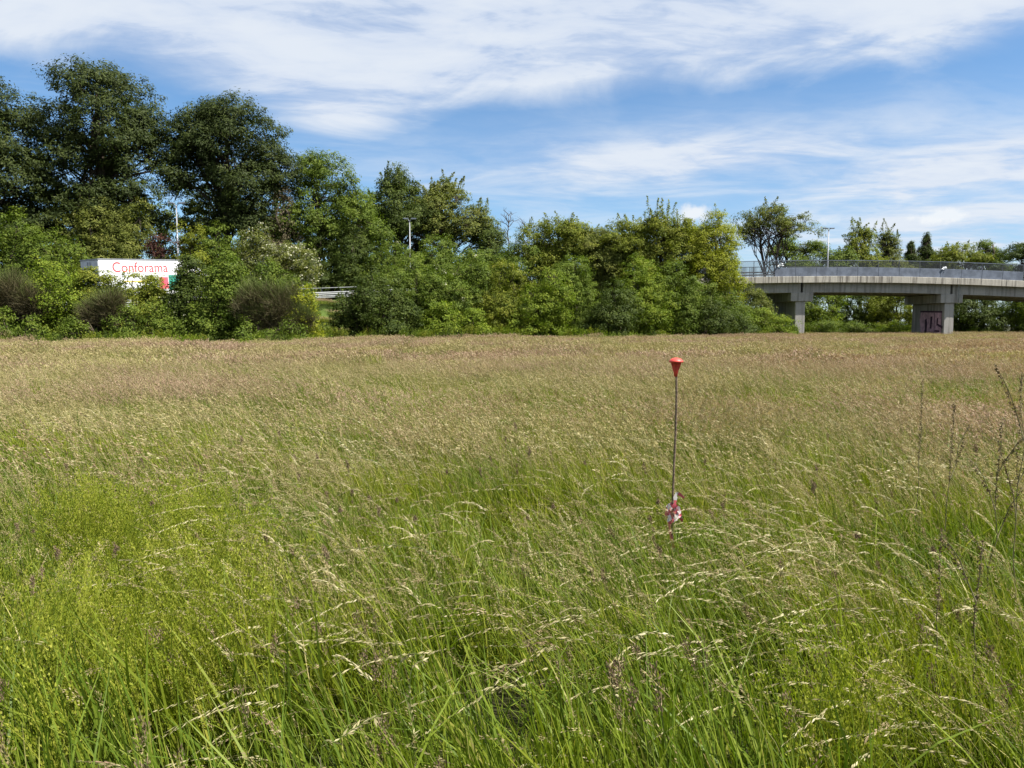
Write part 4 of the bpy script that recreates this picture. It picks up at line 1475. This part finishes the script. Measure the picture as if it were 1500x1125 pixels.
def make_lib():
    libs = {}
    for lod in 'ABCDENP':
        c = bpy.data.collections.new('grass_library_' + lod.lower())
        libs[lod] = c
    rng = np.random.default_rng(77)
    # the nearest grass: long upright fresh blades, few heads
    for k in range(6):
        t = Tuft(rng); t.coll = libs['N']
        t.blades(235, .29, .40, .76, .0055, .0115, 5, .28, .8, .16)
        t.blades(80, .29, .15, .40, .004, .008, 4, .6, .6, .10)
        t.stalks((3, 5, 7, 10, 6, 4)[k], .28, .55, .85, .0018, 46, .0095, .0031, .13, .6, .40, 2, spread=.020)
        t.stalks((1, 0, 1, 2, 1, 0)[k], .26, .62, .82, .0020, 40, .019, .0036, .17, 1.0, .55, 4, spread=.006, align=.18)
        t.lumps((3, 2, 3, 2, 4, 2)[k], .26, .42, .74, .0024, big=1.7)
        t.obj('fresh_tuft', GMATS[:2] + [GM['near_head']] + GMATS[3:])
    # loose bunches of tall pale oat-like stems combed over by the wind
    for k in range(5):
        t = Tuft(rng); t.coll = libs['P']
        t.stalks(5, .22, .72, 1.02, .0024, 46, .021, .0042, .22, 1.0, .70, 4, S=9, spread=.007, curl=.34, align=.16)
        t.stalks(3, .22, .65, .9, .0020, 44, .014, .0030, .17, .8, .55, 2, S=8, spread=.012, curl=.3, align=.25)
        t.obj('oat_bunch', GMATS)
    # leafy weeds of the field margin
    for k in range(4):
        t = Tuft(rng); t.coll = libs['E']
        t.stalks(16, .35, .6, 1.5, .012, 26, .11, .055, .95, .4, .12, 5, S=4, spread=.16, stem_mi=5)
        t.obj('margin_weed', GMATS + [M[('mid', 'bright', 'deep', 'warm')[k]]])
    # variants run from leafy (few heads) to full of seed heads
    for k in range(9):
        t = Tuft(rng); t.coll = libs['A']
        h = k / 8
        t.blades(430, .28, .30, .66, .0042, .0090, 5, .42, .75, .24)
        t.blades(170, .28, .12, .36, .0035, .007, 4, .7, .5, .15)
        t.stalks(int(7 + 55 * h), .28, .58, .92, .0018, 46, .0095, .0031, .13, .55, .40, 2, spread=.020)
        t.stalks((0, 1, 0, 2, 1, 3, 2, 4, 5)[k], .26, .72, .95, .0018, 38, .017, .0034, .20, .9, .55, 4, spread=.007, align=.18)
        t.lumps((1, 2, 0, 1, 2, 0, 1, 0, 1)[k], .26, .45, .76, .002)
        t.stalks(int(2 + 9 * h), .28, .55, .85, .0016, 44, .0065, .003, .11, .35, .3, 2, spread=.034)
        t.obj('meadow_tuft', GMATS[:2] + [GM['near_head']] + GMATS[3:])
    for k in range(7):
        t = Tuft(rng); t.coll = libs['B']
        h = k / 6
        t.blades(1350, .60, .28, .64, .006, .012, 4, .38, .6, .26)
        t.stalks(int(90 + 270 * h), .60, .56, .90, .0034, 13, .023, .0066, .14, .55, .42, 2, S=5, spread=.018, align=.35)
        t.stalks(int(2 + 10 * rng.random()), .58, .72, .98, .003, 18, .026, .0058, .20, .9, .55, 4, S=6, spread=.009, align=.2)
        t.obj('meadow_patch', GMATS)
    for k in range(6):
        t = Tuft(rng); t.coll = libs['C']
        h = k / 5
        t.blades(2300, 1.42, .30, .64, .018, .034, 3, .35, .5, .26)
        t.stalks(int(650 + 950 * h), 1.42, .56, .90, .010, 5, .062, .022, .16, .5, .38, 2, S=4, spread=.03)
        t.stalks(int(4 + 12 * rng.random()), 1.4, .7, .95, .010, 5, .06, .02, .18, .7, .45, 4, S=4, spread=.02)
        t.obj('meadow_sward', GMATS)
    # bedstraw-like frothy forb
    for k in range(4):
        t = Tuft(rng); t.coll = libs['D']
        t.stalks(30, .16, .32, .55, .0022, 60, .0095, .0052, .26, .3, .25, 5, S=5, spread=.045, stem_mi=5)
        t.obj('bedstraw_tuft', GMATS + [GM['bedstraw']])
    return libs


LIBS = make_lib()


def scatter(name, pts, rot, scl, idx, coll, label, cat, loc=(0, 0, 0)):
    me = bpy.data.meshes.new(name)
    me.vertices.add(len(pts))
    me.vertices.foreach_set('co', np.asarray(pts, np.float32).ravel())
    a = me.attributes.new('rot', 'FLOAT_VECTOR', 'POINT'); a.data.foreach_set('vector', np.asarray(rot, np.float32).ravel())
    a = me.attributes.new('scl', 'FLOAT_VECTOR', 'POINT'); a.data.foreach_set('vector', np.asarray(scl, np.float32).ravel())
    a = me.attributes.new('idx', 'INT', 'POINT'); a.data.foreach_set('value', np.asarray(idx, np.int32))
    o = link(name, me, label=label, cat=cat, kind='stuff')
    ng = bpy.data.node_groups.new(name, 'GeometryNodeTree')
    ng.interface.new_socket('Geometry', in_out='INPUT', socket_type='NodeSocketGeometry')
    ng.interface.new_socket('Geometry', in_out='OUTPUT', socket_type='NodeSocketGeometry')
    N, L = ng.nodes, ng.links
    gi, go = N.new('NodeGroupInput'), N.new('NodeGroupOutput')
    ci = N.new('GeometryNodeCollectionInfo')
    ci.inputs['Collection'].default_value = coll
    ci.inputs['Separate Children'].default_value = True
    ci.inputs['Reset Children'].default_value = True
    ip = N.new('GeometryNodeInstanceOnPoints')
    ip.inputs['Pick Instance'].default_value = True

    def attr(nm, ty):
        nd = N.new('GeometryNodeInputNamedAttribute'); nd.data_type = ty
        nd.inputs['Name'].default_value = nm
        return nd.outputs['Attribute']
    er = N.new('FunctionNodeEulerToRotation')
    L.new(attr('rot', 'FLOAT_VECTOR'), er.inputs[0])
    L.new(gi.outputs[0], ip.inputs['Points'])
    L.new(ci.outputs[0], ip.inputs['Instance'])
    L.new(attr('idx', 'INT'), ip.inputs['Instance Index'])
    L.new(er.outputs[0], ip.inputs['Rotation'])
    L.new(attr('scl', 'FLOAT_VECTOR'), ip.inputs['Scale'])
    L.new(ip.outputs[0], go.inputs[0])
    md = o.modifiers.new('scatter', 'NODES')
    md.node_group = ng
    return o


def fnoise(xy, s, seed):
    """cheap smooth value noise in 0..1"""
    rng = np.random.default_rng(seed)
    out = np.zeros(len(xy)); amp = 0
    for o in range(3):
        g = rng.random((64, 64))
        q = xy * s * (2 ** o) + rng.random(2) * 64
        i = np.floor(q).astype(int); f = q - i
        f = f * f * (3 - 2 * f)
        a = g[i[:, 0] % 64, i[:, 1] % 64]; b = g[(i[:, 0] + 1) % 64, i[:, 1] % 64]
        c = g[i[:, 0] % 64, (i[:, 1] + 1) % 64]; d = g[(i[:, 0] + 1) % 64, (i[:, 1] + 1) % 64]
        w = .5 ** o
        out += w * ((a * (1 - f[:, 0]) + b * f[:, 0]) * (1 - f[:, 1]) + (c * (1 - f[:, 0]) + d * f[:, 0]) * f[:, 1]); amp += w
    return out / amp


def grid(rng, x0, x1, y0, y1, step):
    xs = np.arange(x0, x1, step); ys = np.arange(y0, y1, step)
    X, Y = np.meshgrid(xs, ys)
    p = np.stack([X.ravel(), Y.ravel()], 1)
    return p + (rng.random(p.shape) - .5) * step * 1.1


def build_grass():
    rng = np.random.default_rng(2024)

    def finish(name, p, nvar, coll, label, yaw=.7, s0=.85, s1=1.15, z=None, hz=(.75, 1.15), lean=.05, headscale=.35, headbias=0.0, any_idx=False, sink=0.0):
        n = len(p)
        rot = np.stack([rng.normal(size=n) * lean, rng.normal(size=n) * lean, rng.normal(size=n) * yaw], 1)
        # wind sways whole patches of the meadow
        rot[:, 1] += -.30 * (fnoise(p, .30, 5) - .35)
        s = rng.uniform(s0, s1, n)
        h = (hz[0] + (hz[1] - hz[0]) * fnoise(p, .28, 9)) * (1 - sink)
        scl = np.stack([s, s, s * h], 1)
        pts = np.concatenate([p, (np.zeros(n) if z is None else z)[:, None]], 1)
        hd = fnoise(p, headscale, 21) * 2.1 - .60 + rng.normal(size=n) * .18 + headbias
        idx = np.clip((hd * nvar).astype(int), 0, nvar - 1) if nvar != 4 and not any_idx else rng.integers(0, nvar, n)
        scatter(name, pts, rot, scl, idx, coll, label, 'grass')

    def wedge(p, m):
        return np.abs(p[:, 0]) < p[:, 1] * .74 + m

    drift = ((-1.95, 4.0, .75, .75), (-1.40, 3.0, .40, .5), (-2.6, 4.7, .5, .5), (-1.40, 2.1, .22, .25), (1.1, 2.2, .25, .2))

    def in_drift(p):
        c = np.zeros(len(p))
        for (x, y, sx, sy) in drift:
            c = np.maximum(c, np.exp(-(((p[:, 0] - x) / sx) ** 2 + ((p[:, 1] - y) / sy) ** 2)))
        return c

    p = grid(rng, -9, 9, -2.5, 7.5, .46)
    r = np.hypot(p[:, 0], p[:, 1])
    p = p[wedge(p, 2.2) & (r > 1.0) & (r < 5.8 + 1.4 * rng.random(len(p)))]
    r = np.hypot(p[:, 0], p[:, 1])
    k = r < 2.5 + .9 * rng.random(len(p)) + .9 * (fnoise(p, .6, 33) - .5)
    c = in_drift(p)
    finish('near_meadow_grass', p[k], 6, LIBS['N'], 'long fresh green grass at the bottom of the photo', .6, .9, 1.15, hz=(.80, 1.12) , any_idx=True)
    q = p[~k]
    finish('flowering_meadow_grass', q, 9, LIBS['A'], 'green meadow grass with pale seed heads around the marker stake', .6, .9, 1.15,
           headbias=np.clip((r[~k] - 3.3) * .26, -.30, .50) - .7 * c[~k], sink=.25 * c[~k])
    p = grid(rng, -24, 24, 2, 27, 1.0)
    r = np.hypot(p[:, 0], p[:, 1])
    p = p[wedge(p, 3.5) & (r > 5.6) & (r < 21 + 5 * rng.random(len(p)))]
    finish('middle_meadow_grass', p, 7, LIBS['B'], 'tan flowering meadow grass across the middle of the field', .6, .85, 1.2, headbias=np.clip((np.hypot(p[:, 0], p[:, 1]) - 11) * .04, -.2, .1))
    p = grid(rng, -75, 85, 16, 100, 2.35)
    r = np.hypot(p[:, 0], p[:, 1])
    z = groundz_arr(p)
    p = p[wedge(p, 8) & (r > 20.5) & (z < .05)]
    finish('far_meadow_grass', p, 6, LIBS['C'], 'brownish seeding meadow grass reaching to the far hedgerow', .5, .92, 1.1, headscale=.12, hz=(.62, 1.22))
    # bank beside the road
    p = grid(rng, -45, 32, 40, 86, 2.0)
    z = groundz_arr(p)
    d = np.min(np.hypot(p[:, None, 0] - ROAD[None, ::3, 0], p[:, None, 1] - ROAD[None, ::3, 1]), 1)
    k = (z >= .05) & (d > 5.2)
    finish('bank_grass', p[k], 6, LIBS['C'], 'rough yellow green grass on the road bank', .9, .7, 1.0, z[k], (.6, .9))
    # yellow green bedstraw drifts
    p = grid(rng, -6, 6, .8, 8, .15)
    p = p[rng.random(len(p)) < in_drift(p) ** 1.3 * .55 * (.3 + 1.2 * fnoise(p, 1.1, 61))]
    finish('bedstraw_drift', p, 4, LIBS['D'], 'frothy yellow green bedstraw growing among the near grass', 3, .95, 1.3, hz=(1.0, 1.35))
    # pale oat drifts
    q = []
    for (x, y, sx, sy, m) in ((-1.2, 5.8, .9, .9, 26), (-.4, 4.2, .7, .6, 20), (-.55, 3.0, .35, .2, 9), (1.75, 4.0, .40, .7, 26), (2.1, 6.0, .8, 1.0, 16), (-2.8, 6.5, 1.0, 1.0, 14),
                              (.6, 3.2, .5, .4, 6), (1.6, 2.7, .4, .4, 8), (0, 9.0, 4.0, 2.0, 24), (-.2, 2.1, .5, .3, 2)):
        q.append(np.array([x, y]) + rng.normal(size=(m, 2)) * np.array([sx, sy]) * .8)
    q = np.concatenate(q)
    q = q[np.hypot(q[:, 0], q[:, 1]) > 1.7]
    finish('oat_grass', q, 5, LIBS['P'], 'pale oat grass bowed to the left by the wind', .35, .85, 1.1, hz=(.85, 1.08), any_idx=True)
    # ragged weeds where the field meets the hedgerow
    foot = np.array([(-60, 46.5), (100, 46.5), (300, 47), (440, 47), (480, 56), (520, 60), (620, 60.5), (720, 63), (900, 65), (1000, 67), (1080, 69), (1130, 74), (1200, 92), (1330, 94), (1420, 95), (1560, 96)], float)
    px = rng.uniform(-60, 1560, 800)
    D = np.interp(px, foot[:, 0], foot[:, 1]) - np.abs(rng.normal(size=800)) * 1.5 + .5
    p = np.stack([(px - 750) / FPX * D, D], 1)
    p = p[fnoise(p, .30, 44) + .12 * rng.normal(size=len(p)) > .56]
    finish('margin_weeds', p, 4, LIBS['E'], 'leafy green weeds along the far margin of the field', 3, .7, 1.3, hz=(.5, 1.25))


build_grass()


# ------------------------------------------------------------------ dark docks and single tall stems
def dock(label, px, top, D, branches, seed, lean=0.0):
    rng = np.random.default_rng(seed)
    t = P(px, top, D)
    H = t.z
    root = empty('dock_plant', (t.x - lean, D, 0), label=label, cat='weed', group='dark docks among the grass')
    tp = limb_path(rng, (0, 0, 0), (lean, 0, H), 8, .012)
    tp = [p - np.array([0, 0, 0.12 * H * math.sin(math.pi * i / 8)]) for i, p in enumerate(tp)]
    mb = MB(); mb.tube(tp, [.0034 - .0003 * i for i in range(9)], 6)
    mb.build('stem', M['dock_stem'], root, smooth=True)
    segs = [(tp[5], tp[8])]
    for k in range(branches):
        i = rng.integers(3, 7)
        a = tp[i]
        ln = H * rng.uniform(.14, .28)
        sgn = -1 if rng.random() < .5 else 1
        e = a + np.array([sgn * ln * rng.uniform(.25, .6), rng.normal() * .04, ln])
        lp = limb_path(rng, a, e, 4, .02)
        b = MB(); b.tube(lp, [.0025, .0022, .002, .0016, .001], 5)
        b.build('branch', M['dock_stem'], root, smooth=True)
        segs.append((lp[1], lp[4]))
    V = []; N = 0
    ps, ds = [], []
    for a, e in segs:
        m = int(np.linalg.norm(e - a) * 480)
        tt = np.sort(rng.random(m))
        q = a + (e - a) * tt[:, None]
        off = sphere(rng, m)
        ps.append(q + off * .0070 * (.5 + np.sin(tt * 28)[:, None] ** 2)); ds.append(off)
    p = np.concatenate(ps); d = np.concatenate(ds)
    v, f, tt = leaf_faces(rng, p, d, rng.random(len(p)), .0100, .75, .1, .8)
    link('seeds', np_mesh('seeds', v, f, M['dock_seed'], tint=tt), root, kind='stuff')
    v, f, tt = leaf_faces(rng, np.array([tp[1], tp[2], tp[3]]) + rng.normal(size=(3, 3)) * .02, sphere(rng, 3), rng.random(3), .13, .25, .1, .8)
    link('leaves', np_mesh('leaves', v, f, GM['blade'], tint=tt), root)


M['dock_stem'] = flat_mat('dock_stem', (.105, .095, .045), .7, .2, 0, .2, 20)
M['dock_seed'] = leaf_mat('dock_seed', [(0, (.075, .055, .030)), (.5, (.130, .100, .052)), (1, (.21, .17, .09))], .2, tcol=(1, .8, .5))
dock('slender dark dock spike, leftmost of those at right', 1352, 556, 4.6, 0, 1)
dock('dark dock spike second from left at right', 1398, 590, 4.2, 1, 2, .02)
dock('large branching dark dock near the right edge', 1468, 612, 3.6, 4, 3, .03)
dock('tallest dark dock cut by the right edge of the photo', 1497, 545, 3.5, 3, 4, -.02)
dock('dark dock with paired spikes low at right', 1440, 790, 2.6, 1, 5, .02)
dock('short dark dock spike left of the paired spikes', 1380, 775, 2.7, 0, 6)


def arching_stem(label, pts, D, seed, w=.0022):
    """one pale oat-like stem bowed by the wind"""
    rng = np.random.default_rng(seed)
    p0 = P(*pts[0], D)
    base = np.array([p0.x + .05, D, 0.0])
    ctrl = [np.array([0, 0, 0.0])] + [np.array(P(a, b, D + .02 * i)) - base for i, (a, b) in enumerate(pts)]
    L = densify(np.array(ctrl), .012)
    root = empty('arching_grass_stem', base, label=label, cat='grass stem', group='pale arching grass stems')
    m = MB(); m.tube(L, list(np.linspace(w, w * .35, len(L))), 5)
    m.build('stem', GM['stem'], root, smooth=True)
    k = int(len(L) * .42)
    seg = L[k:]
    n = len(seg) * 2
    i = rng.integers(0, len(seg) - 1, n)
    q = seg[i]
    t = unit(seg[i + 1] - seg[i] + np.array([0, 0, -.004]) + rng.normal(size=(n, 3)) * .004)
    tf = Tuft(rng)
    tf.leaves(q, t, sphere(rng, n), rng.uniform(.017, .028, n), rng.uniform(.0045, .0075, n), rng.random(n), 0)
    link('seed_head', np_mesh('seed_head', np.concatenate(tf.V), np.concatenate(tf.F), GM['pale'], tint=np.concatenate(tf.T)), root, kind='stuff')


arching_stem('long pale grass stem arching left in mid field, upper of two', [(610, 690), (575, 655), (540, 625), (488, 603)], 5.0, 11)
arching_stem('long pale grass stem arching left in mid field, lower of two', [(570, 700), (520, 665), (475, 632), (415, 625)], 4.6, 12)
arching_stem('pale nodding grass stem low in the centre foreground', [(470, 1120), (495, 1085), (530, 1060), (562, 1045)], 1.75, 13)
arching_stem('pale grass stem bowed right of centre in the foreground', [(905, 960), (925, 935), (950, 926), (985, 930)], 2.2, 14)
arching_stem('pale grass stem crossing the near grass left of centre', [(600, 1010), (620, 965), (600, 958), (585, 970)], 2.1, 15)
arching_stem('straw coloured stem lying flat above the centre foreground', [(640, 830), (590, 800), (530, 803), (440, 815)], 3.2, 16)
